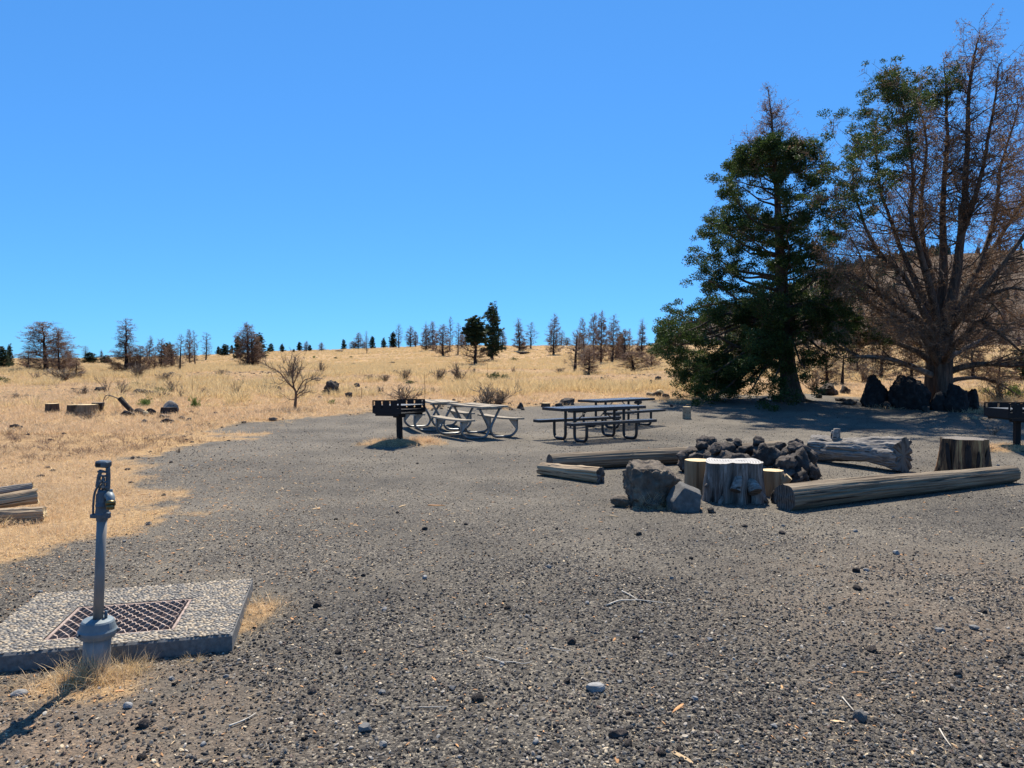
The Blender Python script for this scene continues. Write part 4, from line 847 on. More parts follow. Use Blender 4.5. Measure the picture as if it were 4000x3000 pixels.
# ------------------------------------------------------------------ picnic tables
def wood_table(label, loc, rz):
    t = thing("wooden_picnic_table", label, "picnic table", loc, (0, 0, rz), "wooden picnic tables on galvanised pipe frames"); rng = np.random.default_rng(int(abs(loc[0]) * 100))
    # local x runs along the table, y across it
    L = 1.83
    for k in range(3):
        w = .225; y = (k - 1) * .235; n = 16; xs = np.linspace(-L / 2, L / 2, n); warp = .012 * fbm(np.stack([xs * 1.2, xs * 0 + k * 5, xs * 0 + loc[0]], 1), 2, 3) ; V = []
        for (yy, zz) in ((-w / 2, 0), (w / 2, 0), (w / 2, .04), (-w / 2, .04)): V.append(np.stack([xs + .006 * rng.normal(), y + yy + xs * 0, .722 + zz + warp + (.012 * (1 if yy > 0 else -1)) * fbm(np.stack([xs * .8, xs * 0 + k, xs * 0], 1), 2, 8)], 1))
        V = np.concatenate(V); i = np.arange(n - 1); F = np.concatenate([np.stack([i + a * n, i + ((a + 1) % 4) * n, i + 1 + ((a + 1) % 4) * n, i + 1 + a * n], 1)[:, ::-1] for a in range(4)] + [[[0, n, 2 * n, 3 * n]], [[4 * n - 1, 3 * n - 1, 2 * n - 1, n - 1]]])
        obj("top_plank", mesh_np("top_plank", V, F, M['plank'], False), t)
    for sgn in (-1, 1):
        n = 14; w = .27; xs = np.linspace(-L / 2, L / 2, n); warp = .016 * np.cos(xs / L * PI * 1.2) * -1; V = []
        for (yy, zz) in ((-w / 2, 0), (w / 2, 0), (w / 2, .038), (-w / 2, .038)): V.append(np.stack([xs, sgn * .66 + yy + xs * 0, .425 + zz + warp], 1))
        V = np.concatenate(V); i = np.arange(n - 1); F = np.concatenate([np.stack([i + a * n, i + ((a + 1) % 4) * n, i + 1 + ((a + 1) % 4) * n, i + 1 + a * n], 1)[:, ::-1] for a in range(4)] + [[[0, n, 2 * n, 3 * n]], [[4 * n - 1, 3 * n - 1, 2 * n - 1, n - 1]]])
        obj("bench_plank", mesh_np("bench_plank", V, F, M['plank'], False), t)
    for fx in (-.65, .65):
        b = MB(); b.box((fx + .02, 0, .695), (.045, .66, .05), bev=.004); obj("cross_beam", b.mesh("cross_beam", M['bracket']), t)
        for sgn in (-1, 1):
            b = MB(); P = [(fx, sgn * .27, .69), (fx, sgn * .16, .50), (fx, sgn * .045, .28), (fx, sgn * .034, .16), (fx, sgn * .11, .05), (fx, sgn * .24, .026), (fx, sgn * .44, .026), (fx, sgn * .62, .05), (fx, sgn * .735, .16), (fx, sgn * .75, .28), (fx, sgn * .745, .40)]
            b.tube(catmull(P, 34), .030, 12); lg = obj("pipe_leg", b.mesh("pipe_leg", M['galv'], True), t)
            b = MB(); y0, y1, y2 = sgn * .775, sgn * .53, sgn * .725
            V = []
            for x in (fx - .018, fx + .018): V += [(x, y0, .42), (x, y1, .42), (x, y2, .19), (x, y0 * .985, .19)]
            b.add(np.array(V), [[0, 1, 2, 3], [7, 6, 5, 4], [0, 4, 5, 1], [1, 5, 6, 2], [2, 6, 7, 3], [3, 7, 4, 0]]); obj("bench_bracket", b.mesh("bench_bracket", M['bracket']), t)
    return t
wood_table("weathered wooden picnic table with galvanised pipe legs, nearer and right of the pair", (-.86, 17.0, 0), math.atan2(.85, -.52))
wood_table("weathered wooden picnic table with galvanised pipe legs, farther and partly behind the black grill", (-2.02, 18.92, g1(-2.0, 18.9)), math.atan2(.94, -.34))
def perf_mesh(name, w, l, z, rx, ry, bar):
    """expanded steel top: real holes cut as a grid of webs"""
    b = MB(); th = .006; nx = int(l / rx); ny = int(w / ry)
    for k in range(nx + 1): b.box((-l / 2 + k * l / nx, 0, z), (bar, w, th))
    for k in range(1, ny): b.box((0, -w / 2 + k * w / ny, z + .0005), (l, bar * .9, th * .8))
    return b
def metal_table(label, loc, rz):
    t = thing("metal_picnic_table", label, "picnic table", loc, (0, 0, rz), "black perforated metal picnic tables"); L = 2.44; mt = M['mesh_coat']
    def slab_(name, w, z, y0):
        n = perf_mesh(name, w - .02, L - .02, z, .050, .045, .024); o = obj(name, n.mesh(name, mt), t, (0, y0, 0))
        r = MB(); 
        for s_ in (-1, 1): r.box((0, s_ * w / 2, z - .028), (L, .020, .064), bev=.006); r.box((s_ * L / 2, 0, z - .028), (.020, w - .020, .064), bev=.006)
        obj("rim", r.mesh("rim", M['black_paint']), o)
    slab_("table_top", .76, .755, 0); slab_("bench_seat", .25, .455, -.62); slab_("bench_seat", .25, .455, .62)
    for fx in (-.72, .72):
        for s_ in (-1, 1):
            b = MB(); P = [(fx, s_ * .17, .745), (fx, s_ * .17, .40), (fx, s_ * .175, .12), (fx, s_ * .22, .045), (fx, s_ * .30, .03), (fx, s_ * .47, .03), (fx, s_ * .56, .05), (fx, s_ * .605, .13), (fx, s_ * .61, .30), (fx, s_ * .61, .445)]
            b.tube(catmull(P, 34), .034, 12); obj("leg", b.mesh("leg", M['black_paint'], True), t)
        b = MB(); b.box((fx, 0, .30), (.05, .30, .012)); b.box((fx, 0, .72), (.05, .66, .03)); obj("cross_plate", b.mesh("cross_plate", M['black_paint']), t)
        b = MB(); b.tube([(fx, .0, .31), (fx * .18, 0, .735)], .014, 8); obj("brace", b.mesh("brace", M['black_paint'], True), t)
    return t
metal_table("black perforated metal picnic table, nearer of the pair behind the back log", (1.92, 16.25, 0), math.radians(32))
metal_table("black metal picnic table with a glaring top, farther of the pair", (2.93, 19.55, g1(2.9, 19.5)), math.radians(43))

# ------------------------------------------------------------------ trees
def extent(parts):
    P = []
    for nm, me, kind in parts:
        v = np.zeros(len(me.vertices) * 3, np.float32); me.vertices.foreach_get("co", v); P.append(v.reshape(-1, 3))
    P = np.concatenate(P); return 2 * np.percentile(np.hypot(P[:, 0], P[:, 1]), 96) * .93, np.percentile(P[:, 2], 99.7)
EXT = {}
def ext(parts):
    k = id(parts)
    if k not in EXT: EXT[k] = extent(parts)
    return EXT[k]
def tree_object(t, trunkM, parts):
    for nm, me, kind in parts:
        o = obj(nm, me, t)
        if kind: o['kind'] = kind
def near_juniper():
    """the big green juniper with a dead brown top"""
    rng = np.random.default_rng(77); Y0 = 26.0
    base = W(3090, 1563, Y0); gx, gy = base.x, Y0; z0 = g1(gx, gy); s = Y0 / FPX; hz = lambda py: 1.6 + (1445 - py) * s
    t = thing("juniper_tree", "big green juniper with a dead brown top, left of the dead-looking juniper", "tree", (gx, gy, z0))
    tr = [(3092, 1570), (3088, 1500), (3078, 1400), (3062, 1200), (3052, 1070), (3041, 960), (3034, 830), (3028, 700), (3024, 600), (3018, 470), (3012, 400), (3004, 335)]
    P = catmull([(W(a, b_, Y0) - Vector((gx, gy, z0))) for a, b_ in tr], 40); P[:, 1] += .12 * np.sin(P[:, 2] * .7); P[0, 2] = -.15
    H = P[-1, 2]; rad = np.interp(P[:, 2] / H, [0, .03, .08, .2, .45, .7, 1], [.52, .36, .29, .25, .17, .085, .008])
    b = MB(); b.tube(P, rad, 28, True, lambda a, t_: 1 + .10 * np.cos(5 * a + 1 + t_ * 3) * (1 - t_) + .06 * np.cos(11 * a + t_ * 5) + .10 * np.cos(3 * a) * max(0, 1 - t_ * 12))
    obj("trunk", b.mesh("trunk", M['bark'], True), t)
    ys = np.array([450, 520, 580, 640, 720, 790, 870, 960, 1070, 1170, 1250, 1330, 1390, 1450, 1500, 1575])
    lf = np.array([2975, 2955, 2860, 2830, 2850, 2700, 2680, 2665, 2645, 2600, 2590, 2555, 2548, 2620, 2640, 2640]); rt = np.array([3050, 3085, 3150, 3180, 3250, 3255, 3250, 3240, 3240, 3320, 3370, 3400, 3385, 3330, 3170, 3110])
    cx = np.interp(ys, [q[1] for q in tr][::-1], [q[0] for q in tr][::-1]); hh = (1445 - ys) * s + 1.6 - z0
    o_ = np.argsort(hh); RL = lambda h: np.interp(h, hh[o_], ((cx - lf) * s)[o_]); RR = lambda h: np.interp(h, hh[o_], ((rt - cx) * s)[o_])
    def tip_r(h, az):
        c = math.cos(az); l, r = RL(h), RR(h); dpt = .5 * (l + r) * .9
        a_ = r if c > 0 else l; return 1 / math.sqrt((c / max(a_, .05)) ** 2 + (math.sin(az) / max(dpt, .05)) ** 2)
    limbs = []; rads = []; N = 104; flag = []
    for k in range(N):
        h = .35 + (H - 1.0) * (k / N) ** .92; az = k * 2.39996 + rng.uniform(-.35, .35)
        if h < 3.2 and math.cos(az) > .25 and h < 1.6: continue
        if h < 1.3 and math.cos(az) > -.5: az = PI + rng.uniform(-.8, .8)
        R = tip_r(h, az) * rng.choice([1.0, .93, .85, .74, .62], p=[.34, .24, .2, .14, .08]); R = max(R, .12)
        hs = h - (.42 * R if h > 3.0 else -.05 * R + (-.55 if h < 1.6 else .1)); hs = min(max(hs, 1.25 if h < 2 else .9), H - .2)
        p0 = np.array([np.interp(hs, P[:, 2], P[:, 0]), np.interp(hs, P[:, 2], P[:, 1]), hs]); d = np.array([math.cos(az), math.sin(az), 0])
        tip = np.array([np.interp(h, P[:, 2], P[:, 0]), np.interp(h, P[:, 2], P[:, 1]), h]) + d * R
        sag = (.10 * R if h > 3 else .18 * R); mid = (p0 + tip) / 2 + np.array([rng.normal() * .12 * R * .5, rng.normal() * .12 * R * .5, (-sag if h > 3.0 else sag)])
        n = 9; path = catmull([p0, p0 + (mid - p0) * .5 + rng.normal(size=3) * .03 * R, mid, mid + (tip - mid) * .55 + rng.normal(size=3) * .05 * R, tip], n)
        r0 = float(np.clip(.018 * R + .012 + .018 * (1 - h / H), .01, .10)); limbs.append(path); rads.append(np.linspace(r0, .007, n)); flag.append((h, az))
    for az, hs, R, ht in [(3.05, 1.9, 3.8, .35), (3.5, 1.7, 3.6, .2), (2.7, 1.8, 3.6, .25), (3.25, 1.3, 2.9, .15), (3.9, 1.6, 3.4, .25), (2.4, 1.6, 3.0, .3), (3.1, 2.3, 4.1, 1.0), (3.6, 2.2, 4.0, .9), (2.8, 2.2, 4.0, 1.2), (4.2, 1.9, 3.2, .5), (3.3, 2.8, 4.6, 2.0), (2.9, 3.0, 4.6, 2.4), (3.35, 1.5, 3.4, .05), (2.95, 1.5, 3.8, .1), (4.6, 2.2, 2.8, 1.2), (5.2, 2.4, 2.6, 1.5)]:
        p0 = np.array([np.interp(hs, P[:, 2], P[:, 0]), np.interp(hs, P[:, 2], P[:, 1]), hs]); d = np.array([math.cos(az), math.sin(az), 0]); tip = p0 * np.array([1, 1, 0]) + d * R + np.array([0, 0, ht])
        limbs.append(catmull([p0, p0 + d * R * .25 + np.array([0, 0, .12]), p0 + d * R * .55 + np.array([0, rng.normal() * .2, (ht - hs) * .45]), p0 + d * R * .8 + np.array([0, rng.normal() * .2, (ht - hs) * .85]), tip], 9)); rads.append(np.linspace(.07, .008, 9))
    for path, r in zip(limbs, rads):
        b = MB(); b.tube(path, r, 7, False); obj("limb", b.mesh("limb", M['bark'], True), t)
    S = segs_of(limbs, rads); n1 = len(S['A']); w_out = np.tile(np.linspace(0, 1, 8), len(limbs))
    keep = w_out > .22; S = {k_: v[keep] for k_, v in S.items()}
    p, d, k_ = pick(S, 1250, rng); q2 = spawn(p, d, rng.uniform(.25, .95, 1250), rng.uniform(.006, .012, 1250), 3, .62, .12, .18, rng)
    p, d, _ = pick(q2, 4200, rng); q3 = spawn(p, d, rng.uniform(.12, .34, 4200), np.full(4200, .0055), 2, .55, .15, .2, rng)
    tp = np.nonzero(S['A'][:, 2] > H * .74)[0]; T_ = {k2: v[tp] for k2, v in S.items()}; T_['A'] = np.concatenate([T_['A'], P[28:-1]]); T_['B'] = np.concatenate([T_['B'], P[29:]]); T_['D'] = np.concatenate([T_['D'], nrm(P[29:] - P[28:-1])])
    p, d, _ = pick(T_, 420, rng); q4 = spawn(p, nrm(d + rng.normal(size=d.shape) * .6), rng.uniform(.2, .7, 420) * np.interp(p[:, 2], [H * .75, H], [1, .35]), np.full(420, .008), 4, .4, .15, .2, rng); p, d, _ = pick(q4, 1100, rng); q5 = spawn(p, d, rng.uniform(.08, .22, 1100), np.full(1100, .005), 2, .5, .1, .2, rng)
    q3 = {k2: np.concatenate([q3[k2], q4[k2], q5[k2]]) for k2 in q3}
    m = MB(); 
    for q in (q2, q3): V, F = sticks(q['A'], q['B'], q['r0'], q['r1']); m.add(V, F)
    tag(obj("twigs", m.mesh("twigs", M['deadtwig'], True), t), kind='stuff')
    e = np.concatenate([q3['end'], q2['end']]); dd = np.concatenate([q3['endd'], q2['endd']]); hr = e[:, 2] / H
    # where the juniper is still alive
    live = (e[:, 2] < H * .80 + .5 * vnoise(e * .9, 3)) ; nz = fbm(e * 1.1, 2, 13); rr_ = np.hypot(e[:, 0] - np.interp(e[:, 2], P[:, 2], P[:, 0]), e[:, 1] - np.interp(e[:, 2], P[:, 2], P[:, 1]))
    inner = (rr_ < .55 + .2 * nz) & (e[:, 2] > 1.5); right_mid = (e[:, 0] > .5) & (e[:, 2] > H * .45) & (nz > -.15) & (e[:, 2] < H * .72)
    green = live & ~inner & ~(right_mid & (rng.random(len(e)) < .65)) & (nz > -.40)
    V, F = clumped(e[green], dd[green], 2700, 150, .25, .068, rng, .46); obj("crown", mesh_np("green_scales", V, F, M['green'], False), t)['kind'] = 'stuff'
    br = ~green & ((e[:, 2] > H * .70) | (rng.random(len(e)) < .35)); V, F = leaves(e[br], 7, .09, .05, rng, .33, dd[br], .9)
    obj("dead_foliage", mesh_np("dead_scales", V, F, M['brown'], False), t)['kind'] = 'stuff'
    # exposed roots
    for a0 in (-.6, -1.6, .1, 3.4, -2.4):
        b = MB(); c, s_ = math.cos(a0), math.sin(a0); b.tube(catmull([(c * .3, s_ * .3, .12), (c * .55, s_ * .55, .03), (c * .95, s_ * .9, -.03)], 6), [.11, .09, .07, .05, .035, .02], 8); obj("root", b.mesh("root", M['bark'], True), t)
near_juniper()

def dead_juniper():
    rng = np.random.default_rng(55); Y0 = 24.6; base = W(3668, 1592, Y0); gx, gy = base.x, Y0; z0 = g1(gx, gy)
    t = thing("juniper_tree", "huge multi-stemmed mostly dead brown juniper with green patches upper left, at the right", "tree", (gx, gy, z0))
    org = np.array([gx, gy, z0]); 
    def L(pts, n=14):     # px, py, depth offset
        return catmull([np.array(W(a, b_, Y0 + d)) - org for a, b_, d in pts], n)
    trunk = L([(3672, 1612, 0), (3668, 1560, 0), (3668, 1480, 0), (3672, 1380, 0), (3680, 1290, 0)], 14)
    b = MB(); b.tube(trunk, np.interp(np.linspace(0, 1, 14), [0, .15, .4, 1], [.62, .50, .40, .36]), 30, True, lambda a, t_: 1 + .10 * np.cos(4 * a + t_ * 3) + .06 * np.cos(9 * a + 1 + 4 * t_)); obj("trunk", b.mesh("trunk", M['bark'], True), t)
    stems = [  # main stems
        ([(3676, 1330, 0), (3672, 1200, .1), (3680, 1050, .2), (3678, 900, .3), (3676, 760, .3), (3684, 600, .3), (3680, 430, .2), (3682, 320, .2), (3678, 240, .2)], .22, .012),
        ([(3684, 1320, 0), (3705, 1200, -.3), (3735, 1080, -.5), (3752, 920, -.6), (3768, 740, -.7), (3776, 560, -.7), (3785, 380, -.7), (3798, 270, -.7), (3814, 200, -.7), (3824, 160, -.7)], .23, .012),
        ([(3665, 1330, 0), (3620, 1200, .5), (3570, 1080, .9), (3520, 960, 1.1), (3470, 820, 1.2), (3440, 680, 1.2), (3425, 540, 1.2), (3440, 430, 1.2)], .17, .02),
        ([(3668, 1300, 0), (3640, 1150, -.6), (3590, 980, -1.0), (3560, 860, -1.1), (3570, 700, -1.1), (3558, 520, -1.1), (3540, 400, -1.1), (3508, 318, -1.1)], .16, .012),
        ([(3664, 1340, .1), (3560, 1240, .6), (3450, 1150, 1.0), (3370, 1020, 1.2), (3320, 900, 1.3)], .13, .015),
        ([(3664, 1340, -.1), (3540, 1260, -.9), (3420, 1200, -1.4), (3330, 1110, -1.7), (3290, 1010, -1.8)], .12, .015),
        ([(3664, 1320, .1), (3600, 1210, -.8), (3530, 1080, -1.3), (3430, 980, -1.6), (3370, 860, -1.7), (3345, 720, -1.7), (3370, 600, -1.7)], .15, .02),
        ([(3676, 1300, .2), (3640, 1100, 1.4), (3600, 900, 1.9), (3610, 700, 2.1), (3632, 560, 2.1), (3598, 420, 2.1), (3530, 325, 2.1)], .15, .012),
        ([(3690, 1290, 0), (3760, 1160, .4), (3830, 1020, .7), (3880, 850, .8), (3905, 650, .8), (3950, 460, .8), (3980, 350, .8)], .18, .012),
        ([(3752, 920, -.6), (3800, 800, -.8), (3850, 620, -.9), (3880, 430, -1.0), (3906, 290, -1.0), (3918, 235, -1.0)], .12, .012),
        ([(3690, 1300, 0), (3800, 1180, -.9), (3920, 1040, -1.4), (4040, 860, -1.6), (4120, 620, -1.6), (4140, 430, -1.6)], .17, .012),
        ([(3690, 1280, .3), (3790, 1100, 1.3), (3930, 900, 1.8), (4060, 700, 2.0), (4180, 520, 2.0)], .16, .012)]
    low = [  # lower, more level limbs
        ([(3650, 1470, 0), (3560, 1430, -.5), (3470, 1395, -.8), (3390, 1385, -1.0), (3340, 1372, -1.1), (3300, 1330, -1.1)], .12, .02, 1),
        ([(3652, 1420, 0), (3570, 1370, .3), (3490, 1340, .5), (3420, 1330, .7), (3350, 1300, .9), (3290, 1290, 1.0)], .12, .015, 0),
        ([(3655, 1390, 0), (3600, 1330, 1), (3560, 1290, 1.6), (3480, 1260, 2.2), (3400, 1180, 2.6)], .12, .015, 0),
        ([(3665, 1340, 0), (3580, 1240, -1.2), (3480, 1180, -1.8), (3380, 1110, -2.2), (3300, 1040, -2.3)], .12, .015, 0),
        ([(3690, 1460, 0), (3760, 1435, -.3), (3860, 1425, -.6), (3960, 1432, -.9), (4100, 1420, -1.2), (4200, 1440, -1.2)], .13, .02, 0),
        ([(3690, 1500, 0), (3740, 1480, .3), (3830, 1465, .8), (3930, 1490, 1.2), (4040, 1560, 1.4)], .10, .015, 0),
        ([(3695, 1400, 0), (3770, 1360, .5), (3850, 1320, .9), (3930, 1270, 1.2), (4040, 1290, 1.4)], .12, .015, 1),
        ([(3695, 1380, 0), (3780, 1300, -.8), (3820, 1250, -1.2), (3880, 1290, -1.6), (3960, 1360, -1.8), (4060, 1410, -2.0)], .12, .015, 0),
        ([(3692, 1340, 0), (3750, 1230, .8), (3830, 1170, 1.6), (3930, 1200, 2.2), (4040, 1280, 2.6)], .12, .015, 0),
        ([(3690, 1320, 0), (3770, 1220, -1.6), (3850, 1160, -2.4), (3960, 1130, -3.0), (4080, 1160, -3.2)], .12, .015, 0),
        ([(3665, 1430, 0), (3640, 1380, -1.2), (3600, 1320, -2.2), (3560, 1290, -2.9), (3520, 1300, -3.3)], .11, .015, 0),
        ([(3680, 1430, 0), (3710, 1370, -1.2), (3740, 1330, -2.2), (3780, 1320, -3.2)], .11, .015, 0),
        ([(3680, 1430, 0), (3710, 1360, 1.4), (3740, 1320, 2.6), (3790, 1300, 3.4)], .11, .015, 0),
        ([(3660, 1400, 0), (3600, 1340, 1.6), (3550, 1310, 2.8), (3500, 1290, 3.6)], .11, .015, 0)]
    paths = []; rads = []; lowp = []
    for pts, r0, r1 in stems:
        p = L(pts, 22); r = np.interp(np.linspace(0, 1, 22), [0, .3, .6, 1], [r0, r0 * .55, r0 * .30, r1 * .7]); p += .03 * np.cumsum(rng.normal(size=p.shape), 0) * np.linspace(0, 1, 22)[:, None]; paths.append(p); rads.append(r)
        b = MB(); b.tube(p, r, 12, True, lambda a, t_: 1 + .08 * np.cos(3 * a + 5 * t_)); obj("stem", b.mesh("stem", M['bark'], True), t)
    for pts, r0, r1, pale in low:
        p = L(pts, 16); p += .03 * np.cumsum(rng.normal(size=p.shape), 0) * np.linspace(0, 1, 16)[:, None]; r = np.linspace(r0, r1, 16); lowp.append(p); rads.append(r); paths.append(p)
        b = MB(); b.tube(p, r, 10); obj("limb", b.mesh("limb", M['barelimb'] if pale else M['bark'], True), t)
    S = segs_of(paths, rads); 
    # upper stems get secondary branches that rise outward
    n = 820; p, d, k = pick(S, n, rng); ok_ = ~((np.hypot(p[:, 0], p[:, 1]) < 1.0) & (p[:, 2] < 4.0)); p, d, k = p[ok_], d[ok_], k[ok_]; n = len(p); hgt = p[:, 2]; ax = np.array([0, 0, 0]); out = p * np.array([1, 1, 0]) - np.array([.1, 0, 0]); out = nrm(out + rng.normal(size=out.shape) * .9 * np.array([1, 1, .2]))
    Ln = np.interp(hgt, [0, 2, 5, 8, 11, 14], [1.3, 2.3, 2.5, 2.1, 1.2, .5]) * rng.uniform(.3, 1.1, n)
    D = nrm(d * .30 + out * .95 + np.array([0, 0, -.02])); q1 = spawn(p, D, Ln, np.clip(S['r0'][k] * .36, .009, .030), 5, .18, .10, .16, rng, .2)
    hi_ = S['A'][:, 2] > 5.5; Th = {k2: v[hi_] for k2, v in S.items()}; p, d, k = pick(Th, 520, rng); q1b = spawn(p, nrm(d * .35 + rng.normal(size=d.shape) * np.array([.8, .8, .25]) + np.array([.12, 0, .1])), rng.uniform(.3, 1.25, 520) * np.interp(p[:, 2], [5, 13], [1.1, .6]), np.clip(Th['r0'][k] * .36, .008, .022), 5, .15, .10, .16, rng, .2)
    q1 = {k2: np.concatenate([q1[k2], q1b[k2]]) for k2 in q1}
    p, d, k = pick(q1, 4300, rng); q2 = spawn(p, d, rng.uniform(.25, .90, 4300), np.full(4300, .009), 3, .55, .02, .26, rng, .4)
    p, d, k = pick(q2, 19000, rng); q3 = spawn(p, d, rng.uniform(.12, .38, 19000), np.full(19000, .0062), 2, .6, -.02, .3, rng, .5)
    m = MB(); V, F = sticks(q1['A'], q1['B'], q1['r0'], q1['r1'], 5); m.add(V, F); tag(obj("branches", m.mesh("branches", M['bark'], True), t), kind='stuff')
    m = MB(); [m.add(*sticks(q['A'], q['B'], q['r0'], q['r1'])) for q in (q2, q3)]; tag(obj("twigs", m.mesh("twigs", M['deadtwig'], True), t), kind='stuff')
    e = np.concatenate([q3['end'], q2['end']]); dd = np.concatenate([q3['endd'], q2['endd']])
    We = e + org; px = 2000 + We[:, 0] / We[:, 1] * FPX; py = 1445 - (We[:, 2] - 1.6) / We[:, 1] * FPX
    X_, Z_ = e[:, 0], e[:, 2]; hl = np.interp(px, [3250, 3320, 3400, 3500, 3560, 3590], [960, 860, 780, 700, 560, 380]); nz = fbm(e * 1.2, 2, 4)
    green = ((px < 3575) & (py < hl + 90 * nz) & (nz > -.4)) | ((np.hypot((px - 3665) / 85, (py - 330) / 110) < 1) & (nz > -.3)) | ((np.hypot((px - 3350) / 60, (py - 800) / 60) < 1))
    g = green & (rng.random(len(e)) < .85); V, F = clumped(e[g], dd[g], 520, 95, .21, .07, rng, .46); obj("crown", mesh_np("green_scales", V, F, M['green'], False), t)['kind'] = 'stuff'
    dens = np.clip(.55 + .55 * (Z_ / 13) + .6 * nz, 0, 1); br = ~g & (rng.random(len(e)) < dens); V, F = leaves(e[br], 10, .10, .058, rng, .33, dd[br], .9)
    obj("dead_foliage", mesh_np("dead_scales", V, F, M['brown'], False), t)['kind'] = 'stuff'
dead_juniper()

# ---- background trees: a few kinds, 10 m tall and unit spread, copied one by one
def conifer_kind(seed, kind):
    rng = np.random.default_rng(seed); H = 10.0; lean = rng.normal(size=2) * .15
    n = 16; z = np.linspace(0, H, n); P = np.stack([lean[0] * (z / H) ** 1.5 + .05 * rng.normal(size=n), lean[1] * (z / H) ** 1.5, z], 1); P[0, 2] = -.3
    r = np.interp(z / H, [0, .05, .5, 1], [.26, .19, .10, .01]); b = MB(); b.tube(P, r, 8, False); tm = b.mesh("trunk", M['char'] if kind != 'green' else M['bark'], True)
    prof = dict(dead=([0, .10, .16, .4, .7, 1], [0, .6, 1.0, .85, .5, .04]), bare=([0, .15, .25, .6, .85, 1], [0, .3, .75, .6, .35, .03]), bushy=([0, .04, .15, .5, .8, 1], [.5, .85, 1.0, .9, .65, .25]),
                green=([0, .12, .2, .5, .8, 1], [0, .5, 1, .72, .36, .03]), juniper=([0, .03, .15, .5, .8, 1], [.6, .9, 1, .85, .5, .08]), spire=([0, .08, .2, .4, .7, 1], [.2, .8, .9, .45, .2, .02]),
                mixed=([0, .05, .15, .35, .5, .75, 1], [.5, 1, 1, .7, .45, .35, .04]))[kind]
    Hs = 0; N = dict(dead=52, bare=36, bushy=56, green=64, juniper=60, spire=44, mixed=60)[kind]; paths = []; rads = []
    SP = 2.0
    for k in range(N):
        f = .07 + .92 * (k / N) ** .9; az = k * 2.4 + rng.uniform(-.4, .4); R = SP * np.interp(f, *prof) * rng.uniform(.55, 1.12)
        if R < .05: continue
        up = dict(green=.12, juniper=.35, bushy=.75).get(kind, .45); f0 = max(.04, f - up * R / H); p0 = np.array([lean[0] * f0 ** 1.5, lean[1] * f0 ** 1.5, f0 * H]); d = np.array([math.cos(az), math.sin(az), 0])
        tip = np.array([p0[0], p0[1], f * H]) + d * R; mid = (p0 + tip) / 2 + np.array([0, 0, -.10 * R]) + rng.normal(size=3) * .05 * R
        paths.append(catmull([p0, mid, tip + rng.normal(size=3) * .04 * R], 6)); rads.append(np.linspace(.028 + .012 * R, .010, 6))
    S = segs_of(paths, rads); m = MB(); m.add(*sticks(S['A'], S['B'], S['r0'], S['r1'], 4))
    n2 = dict(green=500, juniper=560, bare=420).get(kind, 700); p, d, _ = pick(S, n2, rng); q2 = spawn(p, d, rng.uniform(.25, .75, n2), np.full(n2, .018), 2, .55, .18, .15, rng, .5)
    n3 = dict(green=700, juniper=900, bare=900).get(kind, 2300); p, d, _ = pick(q2, n3, rng); q3 = spawn(p, d, rng.uniform(.15, .40, n3), np.full(n3, .012), 1, .5, .18, .1, rng, .5)
    for q in (q2, q3): m.add(*sticks(q['A'], q['B'], q['r0'], q['r1']))
    bm_ = m.mesh("branches", M['deadtwig'] if kind not in ('bare',) else M['greytwig'], True); parts = [("trunk", tm, None), ("branches", bm_, 'stuff')]
    e = np.concatenate([q2['end'], q3['end']]); dd = np.concatenate([q2['endd'], q3['endd']]); nz = fbm(e * .8, 2, seed)
    if kind in ('green', 'juniper'):
        V, F = leaves(e, 18, .26 if kind == 'green' else .20, .24, rng, .34 if kind == 'green' else .45, dd, .6, .7); parts.append(("crown", mesh_np("crown", V, F, M['pine'], False), 'stuff'))
    elif kind == 'mixed':
        gsel = e[:, 2] > 4.6 + nz; V, F = leaves(e[gsel], 22, .22, .26, rng, .45, dd[gsel], .5); parts.append(("crown", mesh_np("crown", V, F, M['pine'], False), 'stuff'))
    else:
        dn = dict(dead=.9, bare=.25, bushy=1, spire=1)[kind]; s_ = rng.random(len(e)) < dn
        V, F = leaves(e[s_], 5, .16, .13, rng, .26, dd[s_], .9); parts.append(("crown", mesh_np("crown", V, F, M['greybrown'], False), 'stuff'))
    return parts
KINDS = {}
for i, (k, c) in enumerate([('dead', 4), ('bare', 2), ('bushy', 3), ('green', 2), ('juniper', 3), ('spire', 2), ('mixed', 1)]): KINDS[k] = [conifer_kind(900 + i * 10 + j, k) for j in range(c)]
def place_tree(px, by, ty, w, kind, label, v=0, cat="tree", name=None, Y=None, group=None):
    p = hit(px, by) if Y is None else Vector(((px - 2000) / FPX * Y, Y, g1((px - 2000) / FPX * Y, Y))); s = p.y / FPX; h = max((1445 - ty) * s + 1.6 - p.z, .5)
    parts = KINDS[kind][v % len(KINDS[kind])]; ew, eh = ext(parts); nm = name or dict(green='pine_tree', juniper='juniper_tree', mixed='pine_tree').get(kind, 'dead_tree'); wm = w * s / ew; rng = random.Random(int(px * 3 + by))
    wm *= .82 if kind in ('juniper', 'green') and w < 60 else 1.0
    t = thing(nm, label, cat, (p.x, p.y, p.z), (rng.gauss(0, .02), rng.gauss(0, .02), rng.uniform(0, 6.28)), group, (wm, wm, h / eh)); tree_object(t, None, parts); return t
